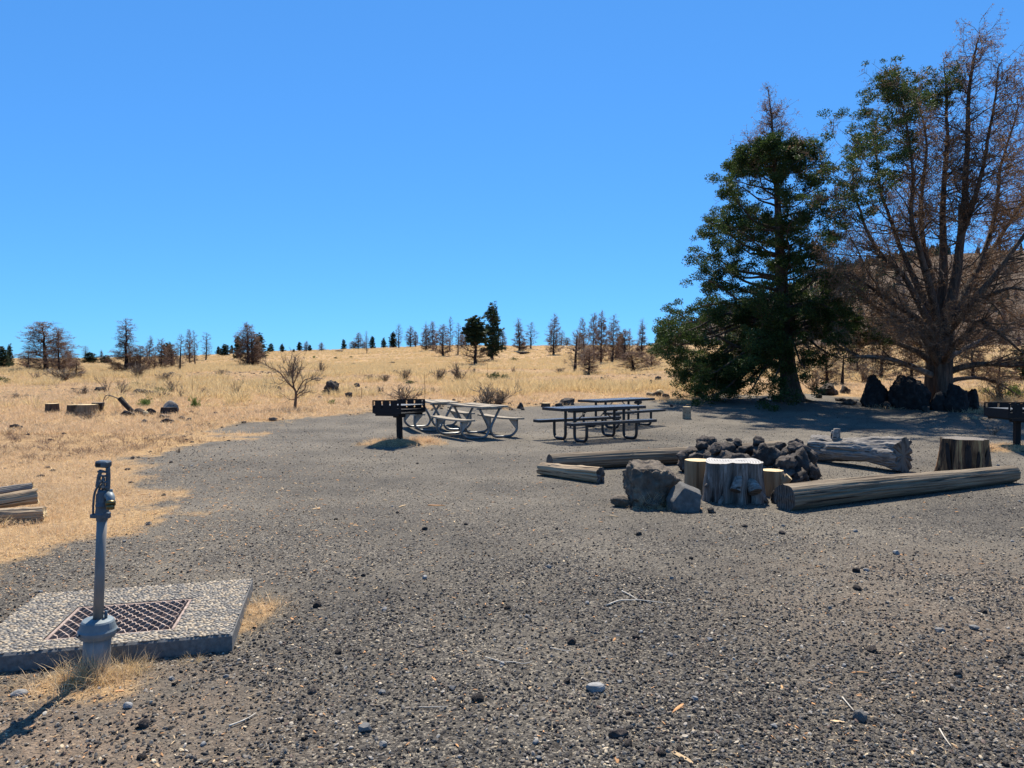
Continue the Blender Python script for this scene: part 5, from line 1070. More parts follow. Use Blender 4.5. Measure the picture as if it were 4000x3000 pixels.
TREES = [
 (4, 1443, 1353, 60, 'juniper', "dark green tree cut off by the left edge of the slope", 0), (36, 1440, 1344, 36, 'green', "narrow dark green conifer, second tree from the left edge", 0),
 (181, 1454, 1258, 185, 'bushy', "largest wide-crowned dead tree on the left, standing over the grass", 0), (230, 1462, 1281, 95, 'dead', "upright dead tree growing out of the right side of the big wide dead tree", 1),
 (110, 1446, 1372, 80, 'bushy', "low brown dead tree between the left conifers and the big wide dead tree", 1), (275, 1446, 1366, 60, 'bushy', "brown bushy dead tree right of the big wide dead tree", 2),
 (298, 1478, 1405, 70, 'dead', "short crooked dead sapling in the grass below the left trees", 2), (333, 1398, 1350, 26, 'bare', "tiny bare tree above the green thicket on the left skyline", 0),
 (348, 1420, 1376, 62, 'juniper', "green thicket tree under the tiny bare skyline tree", 1), (398, 1412, 1367, 24, 'spire', "thin grey spire tree left of the brown conical dead tree", 0), (414, 1420, 1388, 50, 'juniper', "low green tree left of the brown conical dead tree", 2),
 (493, 1457, 1249, 130, 'spire', "tall brown conical dead tree with ragged tufts, the tallest on the left", 1), (547, 1457, 1350, 70, 'bushy', "brown bushy dead tree right of the tall conical one", 0),
 (581, 1451, 1315, 48, 'dead', "slim dead tree with a forked black trunk behind the round bare shrub", 0), (604, 1450, 1350, 30, 'bare', "short bare trunk between two slim dead trees on the left", 1),
 (630, 1449, 1324, 60, 'dead', "pale brown dead tree in the middle of the left stand", 3), (669, 1442, 1344, 66, 'bushy', "brown bushy dead tree left of the black leafless spire", 1), (655, 1425, 1340, 60, 'juniper', "green juniper rising behind the left dead stand", 0),
 (703, 1446, 1306, 50, 'bare', "black leafless spire tree on the left slope", 0), (741, 1421, 1288, 44, 'dead', "taller of the twin dead trees on the left slope", 1), (762, 1430, 1292, 34, 'bare', "slimmer right-hand twin of the dead trees on the left slope", 1),
 (805, 1408, 1299, 42, 'bare', "lone bare dead tree right of the twin dead trees", 0), (852, 1383, 1353, 24, 'juniper', "tiny green tree on the far left skyline", 1), (877, 1390, 1345, 50, 'juniper', "grey-green low tree on the skyline left of the double-trunk tree", 2), (905, 1376, 1348, 20, 'green', "very small green tree just left of the double-trunk tree", 1),
 (932, 1402, 1313, 46, 'juniper', "dark green juniper behind the left side of the double-trunk dead tree", 0), (1013, 1400, 1303, 62, 'juniper', "dark green juniper behind the right side of the double-trunk dead tree", 1),
 (970, 1432, 1263, 100, 'bushy', "left trunk of the double brown dead tree on the crest left of the bare slope", 2), (986, 1432, 1290, 90, 'dead', "right trunk of the double brown dead tree, fuller below", 2),
 (1058, 1374, 1342, 30, 'juniper', "small green skyline tree right of the double-trunk tree", 2), (1103, 1375, 1343, 25, 'green', "small dark pointed skyline tree above the bare sapling", 0), (1148, 1376, 1363, 12, 'juniper', "tiniest dark skyline tree", 0),
 (1170, 1372, 1336, 28, 'green', "neat conical green skyline tree, left of a grey one", 1), (1196, 1372, 1332, 26, 'dead', "greyish skyline tree beside the neat conical green one", 0), (1211, 1372, 1347, 20, 'juniper', "low grey-green skyline tree in the small cluster of three", 1), (1256, 1371, 1337, 26, 'dead', "small dead skyline tree standing alone", 3),
 (1344, 1364, 1326, 24, 'juniper', "thin green skyline tree left of the leaning dead one", 2), (1399, 1363, 1300, 48, 'dead', "dead skyline tree left of the lone black pole tree", 1), (1379, 1363, 1333, 40, 'bushy', "brown bush-like tree at the foot of a dead skyline tree", 0), (1433, 1381, 1294, 22, 'bare', "lone black pole-like dead tree standing below the skyline", 1),
 (1424, 1360, 1335, 26, 'bushy', "small brown tree behind the lone pole tree", 1), (1454, 1360, 1314, 30, 'juniper', "dense dark green skyline tree right of the lone pole tree", 0), (1500, 1356, 1319, 26, 'green', "small open green skyline tree between two denser ones", 0), (1537, 1356, 1297, 42, 'juniper', "largest dense green tree on the middle skyline", 1), (1558, 1359, 1266, 32, 'bare', "dead spire against the dense green skyline tree", 0),
 (1603, 1354, 1275, 48, 'dead', "dead skyline tree at the left of the long dead row", 0), (1624, 1354, 1294, 26, 'dead', "smaller dead tree second in the long dead row", 2), (1664, 1371, 1270, 52, 'dead', "brown dead tree third in the long dead row", 3), (1691, 1369, 1257, 54, 'dead', "tall pinkish dead tree in the long dead row", 1), (1664, 1330, 1255, 10, 'bare', "needle-thin dead top rising above the long dead row", 1),
 (1730, 1391, 1269, 76, 'dead', "broad brown dead tree standing forward of the long dead row", 2), (1757, 1372, 1238, 36, 'bare', "tall bare pale tree at the right end of the long dead row", 1), (1789, 1386, 1262, 36, 'bare', "bare tree left of the half-green pine", 0), (1820, 1354, 1280, 48, 'dead', "brown dead tree left behind the half-green pine", 0), (1803, 1358, 1300, 34, 'dead', "brown low dead tree next to a bare one behind the half-green pine", 3),
 (1857, 1423, 1239, 90, 'mixed', "half-green pine with a dark green top and brown lower branches", 0), (1923, 1409, 1186, 84, 'green', "tallest dark green pine on the middle slope", 1), (1963, 1360, 1292, 38, 'dead', "dead tree just behind the right of the tallest green pine", 1), (1945, 1358, 1300, 26, 'bare', "thin dead tree touching the tallest green pine", 0),
 (2030, 1371, 1247, 62, 'spire', "dead tree with a long thin top right of the tallest pine", 0), (2073, 1362, 1259, 54, 'bare', "bare grey tree on the crest right of the thin-topped one", 1), (2162, 1386, 1229, 68, 'dead', "lone shapely dead tree with a black trunk on the crest", 0), (2192, 1350, 1290, 32, 'bare', "faint dead tree behind the lone shapely one", 0), (2215, 1350, 1318, 40, 'bushy', "low dead tree on the crest right of the lone shapely one", 2),
 (2246, 1456, 1288, 100, 'bare', "wide candelabra-shaped dead tree in front of the right dead stand", 1), (2284, 1440, 1244, 64, 'dead', "dead tree behind the candelabra-shaped one", 1), (2262, 1366, 1300, 50, 'bushy', "brown dead tree on the crest behind the candelabra-shaped one", 0), (2319, 1412, 1225, 64, 'dead', "tall dead tree left of the tallest in the right stand", 2), (2347, 1421, 1218, 76, 'dead', "tallest dead tree of the right stand", 3),
 (2392, 1419, 1232, 72, 'dead', "brown dead tree right of the tallest in the right stand", 0), (2300, 1462, 1360, 90, 'bushy', "low spreading dead tree right of the candelabra-shaped one", 1), (2438, 1412, 1288, 92, 'bushy', "bushy brown tree with a greenish top in the right stand", 2), (2425, 1405, 1300, 50, 'juniper', "green crown inside the bushy brown trees of the right stand", 2), (2458, 1370, 1283, 24, 'bare', "faint bare tree above the bushy brown ones", 1),
 (2506, 1400, 1250, 60, 'spire', "reddish dead tree left of the green juniper", 0), (2475, 1453, 1374, 135, 'bushy', "wide low grey dead tree nearest the green juniper", 0), (2544, 1442, 1360, 90, 'bushy', "low grey dead tree between the wide grey one and the green juniper", 1), (2610, 1400, 1230, 54, 'dead', "dead tree showing behind the left edge of the green juniper", 1), (2575, 1380, 1290, 50, 'juniper', "dark green far tree behind the dead one at the juniper's edge", 1),
 (2660, 1420, 1260, 70, 'dead', "dead tree showing through the left side of the green juniper", 2), (3005, 1450, 1330, 80, 'dead', "dead tree seen through the green juniper near its trunk", 0),
 (3140, 1462, 1330, 80, 'bushy', "grey dead tree just right of the green juniper's trunk", 1), (3230, 1500, 1330, 110, 'bushy', "brown leafless tree in the gap between the two junipers", 2), (3290, 1505, 1360, 90, 'bare', "bare tangled tree left behind the dead juniper", 0), (3350, 1470, 1300, 90, 'dead', "dead tree behind the pale limb of the dead juniper", 3),
 (3440, 1480, 1330, 120, 'bushy', "brown tree behind the tall lava boulder", 0), (3560, 1475, 1320, 110, 'bushy', "brown tree behind the dead juniper's trunk, left side", 1), (3800, 1480, 1340, 120, 'bushy', "brown tree behind the dead juniper's trunk, right side", 2), (3900, 1500, 1390, 110, 'bushy', "grey-brown tree behind the right-hand grill", 0), (4010, 1490, 1350, 120, 'juniper', "green bushy tree at the right edge behind the right-hand grill", 0)]
for a in TREES: place_tree(*a[:6], v=a[6])

# ---- bare and green shrubs
def shrub_kind(seed, n0, spread, bendy, fine=1.0):
    rng = np.random.default_rng(seed); base = np.zeros((n0, 3)); base[:, :2] = rng.normal(size=(n0, 2)) * .06; az = rng.uniform(0, 6.28, n0); el = rng.uniform(.0, spread, n0)
    d = np.stack([np.cos(az) * np.sin(el), np.sin(az) * np.sin(el), np.cos(el)], 1); q = spawn(base, d, rng.uniform(.6, 1.1, n0) / np.maximum(np.cos(el), .75), np.full(n0, .020), 6, .02, .05, bendy, rng, .35)
    n2 = int(n0 * 7 * fine); p, dd, _ = pick(q, n2, rng); q2 = spawn(p, dd, rng.uniform(.18, .5, n2), np.full(n2, .012), 3, .42, .12, .18, rng, .5)
    n3 = int(n0 * 20 * fine); p, dd, _ = pick(q2, n3, rng); q3 = spawn(p, dd, rng.uniform(.08, .25, n3), np.full(n3, .0075), 2, .45, .12, .18, rng, .6)
    m = MB(); m.add(*sticks(q['A'], q['B'], q['r0'], q['r1'], 5)); a = m.mesh("stems", M['deadtwig'], True)
    m = MB(); [m.add(*sticks(k['A'], k['B'], k['r0'], k['r1'])) for k in (q2, q3)]; c = m.mesh("twigs", M['greytwig'], True); return [("stems", a, None), ("twigs", c, 'stuff')]
SHR = [shrub_kind(70, 16, 1.15, .12), shrub_kind(71, 9, .8, .16), shrub_kind(72, 22, 1.0, .10), shrub_kind(73, 5, .6, .2, 1.3), shrub_kind(74, 14, .75, .14)]
def green_kind(seed, mat):
    rng = np.random.default_rng(seed); c = rng.normal(size=(80, 3)) * np.array([.42, .42, .25]) + np.array([0, 0, .45]); c[:, 2] = np.abs(c[:, 2]); V, F = leaves(c, 26, .18, .14, rng, .3, np.tile([[0, 0, 1.]], (80, 1)), .8)
    st = spawn(np.zeros((14, 3)), nrm(rng.normal(size=(14, 3)) * .6 + np.array([0, 0, 1.])), np.full(14, .7), np.full(14, .02), 3, .1, .1, .1, rng); m = MB(); m.add(*sticks(st['A'], st['B'], st['r0'], st['r1']))
    return [("stems", m.mesh("stems", M['deadtwig'], True), None), ("leaves", mesh_np("leaves", V, F, M[mat], False), 'stuff')]
GRN = [green_kind(80, 'sage'), green_kind(81, 'darksage')]
def place_shrub(px, by, ty, w, kind, label, name="bare_shrub", cat="shrub", rz=None, depth=None):
    p = hit(px, by); s = p.y / FPX; h = (by - ty) * s; ew, eh = ext(kind); wm = w * s / ew; rng = random.Random(int(px + by)); base_w = 1.0
    t = thing(name, label, cat, (p.x, p.y, p.z - .02), (0, 0, rng.uniform(0, 6.28) if rz is None else rz), None, (wm / base_w, wm / base_w, h / eh)); tree_object(t, None, kind); return t
for a in [(1582, 1570, 1495, 165, 0, "wide low bare shrub spreading behind the black grill"), (1898, 1590, 1492, 190, 0, "wide leafless shrub behind the right wooden picnic table"), (1945, 1586, 1515, 100, 2, "smaller dense bare shrub overlapping the wide one behind the picnic table"),
          (1580, 1487, 1437, 55, 2, "rounded bare shrub up the slope above the black grill"), (1714, 1490, 1434, 62, 2, "fan-shaped bare shrub on the middle slope"), (1791, 1497, 1410, 76, 4, "tallest fan-shaped bare shrub on the middle slope"), (1852, 1468, 1433, 42, 0, "small bare shrub right of the tallest fan-shaped one"),
          (1442, 1486, 1460, 50, 2, "low grey bare shrub left of the rounded one on the slope"), (1500, 1490, 1460, 60, 2, "faint grey shrub beside the rounded bare shrub"), (1255, 1454, 1407, 54, 0, "bare shrub with a leaning stem, up the slope left of centre"), (1140, 1500, 1385, 84, 4, "grey bare shrub behind the mid-field dead tree"), (1108, 1427, 1374, 28, 3, "small forked dead sapling on the slope"),
          (920, 1556, 1470, 56, 3, "thin bare sapling left of the mid-field dead tree"), (536, 1474, 1416, 80, 2, "round dense bare shrub on the left slope"), (414, 1536, 1462, 70, 3, "tangled bare branches beside the dark lava heap"), (671, 1538, 1466, 86, 1, "open bare shrub above the lava outcrop"), (640, 1490, 1450, 60, 2, "grey bare shrub under the left dead stand"), (706, 1558, 1498, 46, 3, "crooked bare shrub right of the dull green bush"),
          (250, 1490, 1435, 130, 2, "dark brushy heap at the foot of the upright dead tree"), (480, 1540, 1490, 80, 1, "fallen bare branches left of the dark green bush"), (2005, 1464, 1430, 24, 4, "tiny bare shrub up the slope right of the green bush"), (2022, 1535, 1474, 26, 3, "thin bare shrub in golden grass behind the tables"), (2186, 1464, 1432, 46, 2, "grey bare shrub left of the candelabra-shaped tree"),
          (2443, 1529, 1480, 52, 1, "bare shrub in the grass left of the lava spike"), (2380, 1500, 1466, 36, 3, "thin forked shrub behind the black tables"), (1395, 1540, 1505, 30, 3, "tiny bare bush right of the big black boulder"), (1360, 1590, 1550, 24, 3, "thin twiggy weed right of the big black boulder"), (700, 1768, 1744, 34, 0, "small dark dry weed on the edge of the straw, above the hydrant"),
          (2720, 1480, 1420, 60, 2, "grey bare shrub behind the lower left branches of the green juniper"), (3180, 1530, 1440, 110, 0, "tangled bare branches on the ground right of the green juniper trunk"), (3380, 1500, 1400, 120, 0, "bare tangle behind the tall lava boulder"), (3560, 1560, 1470, 120, 0, "fallen bare branches beside the dead juniper trunk"), (3900, 1570, 1470, 150, 0, "bare tangle under the right limbs of the dead juniper"), (3850, 1765, 1720, 60, 0, "dry twiggy weed left of the right-hand grill"),
          (3880, 1700, 1640, 90, 3, "pale leafless weed in front of the right-hand grill post"), (300, 1626, 1594, 60, 0, "dead branches in front of the left stump group"), (340, 1640, 1600, 90, 0, "dry brush in front of the wide tan stump"),
          (140, 1480, 1440, 70, 1, "grey brush below the largest wide-crowned dead tree"), (330, 1545, 1505, 90, 0, "fallen bare branches left of the dark lava heap"), (470, 1525, 1470, 70, 1, "bare brush leaning by the small dark green bush"), (590, 1530, 1490, 60, 3, "thin bare branches over the lava outcrop"),
          (800, 1545, 1510, 60, 0, "low bare brush in the grass right of the yellow-green tuft"), (60, 1560, 1530, 60, 0, "low grey brush near the left edge"), (860, 1470, 1440, 44, 2, "round grey brush left of the mid-field dead tree"), (1480, 1535, 1505, 50, 0, "low bare brush left of the black grill's shrub"),
          (2110, 1530, 1500, 44, 0, "low bare brush in the golden grass behind the tables"), (2290, 1500, 1470, 50, 2, "grey brush at the foot of the candelabra-shaped tree"), (1690, 1540, 1508, 48, 0, "low bare brush behind the wooden tables")]:
    place_shrub(a[0], a[1], a[2], a[3], SHR[a[4]], a[5])
for a in [(567, 1589, 1550, 72, 0, "bright yellow-green bush in the grass behind the split wood heap"), (760, 1596, 1545, 46, 0, "tall yellow-green tuft right of the pale broken stump"), (536, 1513, 1490, 40, 1, "small dark green bush on the lava outcrop"), (633, 1540, 1510, 64, 1, "dull dark green bush at the right of the lava outcrop"),
          (1298, 1578, 1556, 36, 0, "small yellow-green bush below the big black boulder"), (1926, 1485, 1452, 56, 1, "green bush on the slope behind the picnic tables"), (1972, 1481, 1460, 42, 1, "second smaller green bush right of the green slope bush"), (2010, 1411, 1396, 30, 1, "small olive bush high on the slope"), (1310, 1402, 1393, 17, 1, "little green bush high on the bare slope"), (1227, 1400, 1388, 14, 0, "tiny green bush high on the left of the bare slope"),
          (1370, 1398, 1390, 14, 1, "little round green bush right of the other one on the bare slope"), (1605, 1500, 1484, 46, 1, "olive patch of leaves under the rounded bare shrub"), (12, 1500, 1470, 50, 1, "olive bush at the left edge of the grass"), (2690, 1470, 1440, 40, 1, "olive bush behind the green juniper's lower left"), (3960, 1560, 1490, 110, 0, "yellow-green bush behind the right-hand grill"), (3850, 1545, 1510, 60, 0, "yellow-green bush right of the dead juniper's boulders"), (2600, 1980, 1925, 40, 1, "small green weed between the two basalt boulders")]:
    place_shrub(a[0], a[1], a[2], a[3], GRN[a[4]], a[5], "green_bush" if a[0] != 2600 else "green_weed", "bush")
# mid-field small dead tree
def small_dead_tree():
    rng = np.random.default_rng(8); p = hit(1152, 1596); Y0 = p.y; org = np.array(p)
    t = thing("dead_tree", "small twisted bare tree standing alone in the grass, left of the big black boulder", "tree", p)
    L = lambda pts, n=10: catmull([np.array(W(a, b_, Y0 + d)) - org for a, b_, d in pts], n); zz = lambda z: z
    main = [([(1152, 1600, 0), (1154, 1570, 0), (1156, 1535, .05), (1148, 1515, .05)], .055, .035), ([(1148, 1517, 0), (1142, 1470, .1), (1146, 1430, .1), (1152, 1392, .1)], .03, .008), ([(1148, 1517, 0), (1120, 1490, -.1), (1090, 1452, -.2), (1055, 1436, -.2), (1035, 1420, -.2)], .03, .008),
            ([(1156, 1540, 0), (1178, 1500, .2), (1200, 1480, .3), (1250, 1488, .3)], .025, .008), ([(1156, 1545, 0), (1190, 1520, -.2), (1195, 1498, -.3), (1232, 1475, -.3)], .02, .006), ([(1154, 1560, 0), (1180, 1540, .3), (1220, 1525, .4)], .018, .006), ([(1146, 1500, 0), (1170, 1450, -.3), (1180, 1410, -.3)], .02, .006), ([(1150, 1560, 0), (1130, 1560, 0), (1105, 1540, .1)], .016, .005), ([(1115, 1485, -.1), (1095, 1500, -.2), (1070, 1495, -.3)], .012, .005)]
    ps = []; rs = []
    for k, (pts, r0, r1) in enumerate(main):
        q = L(pts); r = np.linspace(r0, r1, 10); ps.append(q); rs.append(r); b = MB(); b.tube(q, r, 7); obj("trunk" if k == 0 else "limb", b.mesh("limb", M['deadtwig'], True), t)
    S = segs_of(ps[1:], rs[1:]); p_, d, _ = pick(S, 120, rng); q2 = spawn(p_, d, rng.uniform(.15, .5, 120), np.full(120, .007), 4, .45, .12, .15, rng, .5); p_, d, _ = pick(q2, 500, rng); q3 = spawn(p_, d, rng.uniform(.06, .2, 500), np.full(500, .004), 2, .5, .1, .2, rng, .6)
    m = MB(); [m.add(*sticks(k['A'], k['B'], k['r0'], k['r1'])) for k in (q2, q3)]; tag(obj("twigs", m.mesh("twigs", M['greytwig'], True), t), kind='stuff')
small_dead_tree()
for k, (px, by, ty, lab) in enumerate([(1659, 1562, 1452, "single tall thin dry stalk rising behind the right end of the black grill"), (1628, 1478, 1445, "short dry stake-like stalk on the slope above the grill"), (567, 1520, 1480, "short black snag stick on the lava outcrop"), (752, 1540, 1478, "thin upright dead stick on the left slope"), (1412, 1556, 1510, "dry grey stalk beside the tiny bare bush"), (1904, 1453, 1400, "thin dead stick below the tallest green pine")]):
    p = hit(px, by); h = (by - ty) * p.y / FPX; b = MB(); r = .010 * h if k else .011; b.tube(catmull([(0, 0, -.05), (.01 * h, 0, h * .4), (-.012 * h, 0, h * .7), (0, 0, h)], 8), np.linspace(max(r, .012), .004, 8), 5); tag(obj("dry_stalk", b.mesh("dry_stalk", M['deadtwig'], True), None, p), lab, "stalk")
# conifers scattered over the distant mountainside
def mtn_forest():
    rng = np.random.default_rng(12); m = MB(); g = MB()
    def cone(mb, x, y, z, h, w):
        n = 7; lv = 5
        for k in range(lv):
            f0 = .08 + .92 * k / lv; f1 = min(1, f0 + .34); r = w * (1 - f0) * rng.uniform(.7, 1.15) + .25; a = np.arange(n) * 2 * PI / n + rng.uniform(0, 1)
            V = np.concatenate([np.stack([x + np.cos(a) * r * rng.uniform(.6, 1.2, n), y + np.sin(a) * r, np.full(n, z + h * f0)], 1), [[x, y, z + h * f1]]]); j = np.arange(n); mb.add(V, np.stack([j, (j + 1) % n, np.full(n, n)], 1))
    for k in range(2300):
        u = rng.uniform(.24, .80); Yv = rng.uniform(330, 790); h0 = mountain_h(u)
        ridge = rng.random() < .45
        if ridge: Yv = rng.uniform(690, 775); u = rng.uniform(.24, .62)
        px = 2000 + u * FPX
        if not ridge and rng.random() > np.interp(px, [2600, 3000, 3500, 3700, 4200], [.8, .8, .6, .12, .10]): continue
        x, y = u * Yv, Yv; z = float(mtn_z(np.array([x]), np.array([y]))[0])
        cone(m if (ridge or rng.random() < .55) else g, x, y, z - .5, rng.uniform(7, 13), rng.uniform(2.0, 3.4))
    tag(obj("mountain_conifers", m.mesh("mountain_conifers", M['pine'])), "dark conifers along the far mountain ridge and slope", "trees", None, 'stuff')
    tag(obj("mountain_dead_trees", g.mesh("mountain_dead_trees", M['greybrown'])), "brown dead trees scattered over the far mountainside", "trees", None, 'stuff')
mtn_forest()

# ------------------------------------------------------------------ grass
def blades(n, h, lean, w, mat, seed, spreadr=.08, seedheads=False):
    rng = np.random.default_rng(seed); a = rng.uniform(0, 6.28, n); r = spreadr * np.sqrt(rng.random(n)); B = np.stack([np.cos(a) * r, np.sin(a) * r, np.full(n, -.01)], 1)
    az = a + rng.normal(size=n) * .8; L = h * rng.uniform(.45, 1.1, n); el = np.abs(rng.normal(size=n)) * lean; d = np.stack([np.cos(az) * np.sin(el), np.sin(az) * np.sin(el), np.cos(el)], 1)
    mid = B + d * (L * .55)[:, None]; d2 = nrm(d + np.stack([np.cos(az), np.sin(az), -.4 * np.ones(n)], 1) * .45 * lean); tip = mid + d2 * (L * .45)[:, None]
    s = nrm(np.cross(d, rng.normal(size=(n, 3)))) * (w / 2); V = np.stack([B - s, B + s, mid + s * .8, mid - s * .8, tip], 1).reshape(-1, 3); i = np.arange(n)[:, None] * 5
    return mesh_np("grass_tuft", V, [np.concatenate([i, i + 1, i + 2, i + 3], 1), np.concatenate([i + 3, i + 2, i + 4], 1)], M[mat], False)
tuft_gold = [blades(60, .30, .5, .007, 'gold', 1, .12), blades(46, .24, .6, .007, 'gold', 2, .10)]
tuft_pale = [blades(44, .15, .85, .006, 'pinkgrass', 3, .16), blades(36, .12, 1.0, .006, 'straw', 4, .18)]
mat_straw = [blades(34, .09, 1.4, .0028, 'straw', 5, .13), blades(34, .07, 1.5, .003, 'pinkgrass', 6, .13), blades(22, .12, 1.1, .0022, 'straw', 7, .10)]
def wedge_points(n, y0, y1, powr, rng, umax=.80, keep=None):
    powr = powr + 1e-4
    t = rng.random(n); Y = (y0 ** (1 - powr) + t * (y1 ** (1 - powr) - y0 ** (1 - powr))) ** (1 / (1 - powr)); X = rng.uniform(-umax, umax, n) * Y; return X, Y
def put_grass(name, protos, n, y0, y1, powr, smin, smax, seed, label, dens=None, thr=.5, umax=.82, wide=(1, 1.6)):
    rng = np.random.default_rng(seed); X, Y = wedge_points(n, y0, y1, powr, rng, umax); sa = straw_amt(X, Y); k = sa > thr * (.6 + .8 * rng.random(n))
    if dens is not None: k &= rng.random(n) < dens(X, Y)
    # keep off the solid things
    for (cx_, cy_, r_) in [(-.9, 17, 1.4), (-2.0, 18.9, 1.3), (1.9, 16.2, 1.6), (2.9, 19.5, 1.5), (RC[0], RC[1], 1.2)]: k &= np.hypot(X - cx_, Y - cy_) > r_
    lo = (np.linalg.inv(np.array(Msl)) @ np.stack([X, Y, X * 0, X * 0 + 1]))[:2]; k &= ~((lo[0] > -SL - .01) & (lo[0] < .01) & (lo[1] > -.01) & (lo[1] < SW + .01))
    X, Y = X[k], Y[k]; n = len(X); Z = gz(X, Y); s = rng.uniform(smin, smax, n); rot = np.stack([rng.normal(size=n) * .08, rng.normal(size=n) * .08, rng.uniform(0, 6.28, n)], 1)
    w = s * rng.uniform(wide[0], wide[1], n); return scatter(name, protos, np.stack([X, Y, Z], 1), rot, np.stack([w, w, s], 1), rng.integers(0, len(protos), n), None, label, "grass")
patch = lambda sc, sd_, lo, hi: (lambda X, Y: sstep(lo, hi, fbm(xy3(X, Y, sc), 3, sd_)))
fade = lambda X, Y, a, b: sstep(a, b, Y)
put_grass("golden_grass", tuft_gold, 70000, 21, 260, 1.2, .7, 1.9, 201, "golden bunchgrass in clumps over the slope", lambda X, Y: fade(X, Y, 22, 38) * sstep(-.12, .25, fbm(xy3(X, Y, .15), 3, 41)) * (.35 + .65 * sstep(-.1, .2, fbm(xy3(X, Y, .7), 2, 42))), .7)
put_grass("slope_grass", [tuft_gold[0], tuft_gold[1], tuft_pale[0]], 80000, 70, 270, .35, 1.0, 2.0, 206, "golden dry grass over the upper slope", lambda X, Y: .25 + .75 * sstep(-.15, .2, fbm(xy3(X, Y, .06), 4, 47)), .5)
put_grass("pale_grass", tuft_pale, 60000, 17.5, 240, 1.25, .7, 1.5, 202, "pale dry grass between the golden clumps", lambda X, Y: .35 + .65 * sstep(-.2, .2, fbm(xy3(X, Y, .5), 3, 46)), .6)
put_grass("matted_straw", mat_straw, 90000, 3.0, 34, 1.15, .6, 1.2, 203, "matted dry straw lying over the dirt on the left", lambda X, Y: (.10 + .90 * sstep(-.1, .25, fbm(xy3(X, Y, .9), 4, 43))) * (1 - .8 * sstep(20, 34, Y)), .62)
put_grass("left_dry_grass", tuft_pale, 30000, 6, 30, 1.0, .25, .75, 204, "short pale dry grass in the left field", lambda X, Y: sstep(7, 13, Y) * (1 - sstep(22, 30, Y)) * (X < -.25 * Y) * sstep(-.1, .3, fbm(xy3(X, Y, .5), 3, 45)), 1.0)
weedp = [blades(26, .22, .8, .006, 'greybrown', 21, .12), blades(20, .30, .6, .005, 'greybrown', 22, .08)]
put_grass("dead_weeds", weedp, 20000, 11, 240, 1.0, .3, .8, 205, "grey-brown dead weeds among the dry grass", lambda X, Y: .10 + .8 * sstep(.0, .35, fbm(xy3(X, Y, .22), 4, 49)), .8)
def clump(name, label, x, y, rad, n, protos, smin, smax, seed, squash=1.0):
    rng = np.random.default_rng(seed); a = rng.uniform(0, 6.28, n); r = rad * rng.random(n) ** .7; X = x + np.cos(a) * r; Y = y + np.sin(a) * r * squash; s = rng.uniform(smin, smax, n) * (1 - .4 * (r / rad))
    lo = (np.linalg.inv(np.array(Msl)) @ np.stack([X, Y, X * 0, X * 0 + 1]))[:2]; k = ~((lo[0] > -SL) & (lo[0] < .0) & (lo[1] > .0) & (lo[1] < SW)); X, Y, s = X[k], Y[k], s[k]; n = len(X)
    scatter(name, protos, np.stack([X, Y, gz(X, Y)], 1), np.stack([rng.normal(size=n) * .45, rng.normal(size=n) * .45, rng.uniform(0, 6.28, n)], 1), np.stack([s, s, s], 1), rng.integers(0, len(protos), n), None, label, "grass")
fine = [blades(20, .20, .85, .0036, 'gold', 11, .035), blades(20, .15, 1.2, .0036, 'straw', 12, .05), blades(12, .28, .6, .0030, 'straw', 13, .03)]
clump("straw_clump", "dry straw heaped round the foot of the water hydrant", -2.18, 3.60, .19, 110, fine, .35, 1.0, 1, .42)
clump("straw_clump", "dry straw right of the hydrant against the slab front", -2.02, 3.70, .13, 34, fine, .40, .75, 2, .6)
clump("straw_clump", "dry straw strewn left of the hydrant in front of the slab", -2.5, 3.50, .30, 60, [fine[1], mat_straw[0]], .25, .5, 3, .4)
clump("straw_clump", "dry grass growing through the left-edge log pile", -5.6, 7.15, .7, 70, [tuft_pale[0], fine[0]], .7, 1.5, 14, .45)
clump("grass_tuft", "small golden tuft against the slab front, right of the hydrant", -1.76, 3.83, .06, 6, fine, .35, .5, 4)
clump("straw_clump", "dry straw along the right side of the slab", -1.68, 4.52, .20, 60, [fine[1], mat_straw[0]], .12, .30, 5, 2.6)
clump("straw_clump", "thin dry weeds against the left face of the largest basalt boulder", 1.58, 8.15, .17, 16, [blades(16, .30, .5, .004, 'pinkgrass', 15, .05)], .7, 1.0, 6, .5)
clump("straw_clump", "yellow straw along the front of the two basalt boulders", 1.72, 8.0, .42, 30, mat_straw, .5, .9, 7, .25)
for (gx, gy), lab, sd_ in zip(GRILLS, ("the mound under the left-hand grill", "the mound under the right-hand grill"), (8, 9)):
    clump("mound_grass", "pinkish dry grass on the right of " + lab, gx + .62 * (1 if sd_ == 8 else -1.4), gy + .05, .42, 90, [blades(40, .20, .7, .004, 'pinkgrass', 16, .07)], .7, 1.1, sd_)
    clump("mound_grass", "thin dry grass on the left of " + lab, gx - .55, gy + .1, .5, 50, [blades(30, .14, .8, .004, 'pinkgrass', 17, .08)], .5, 1.0, sd_ + 10)

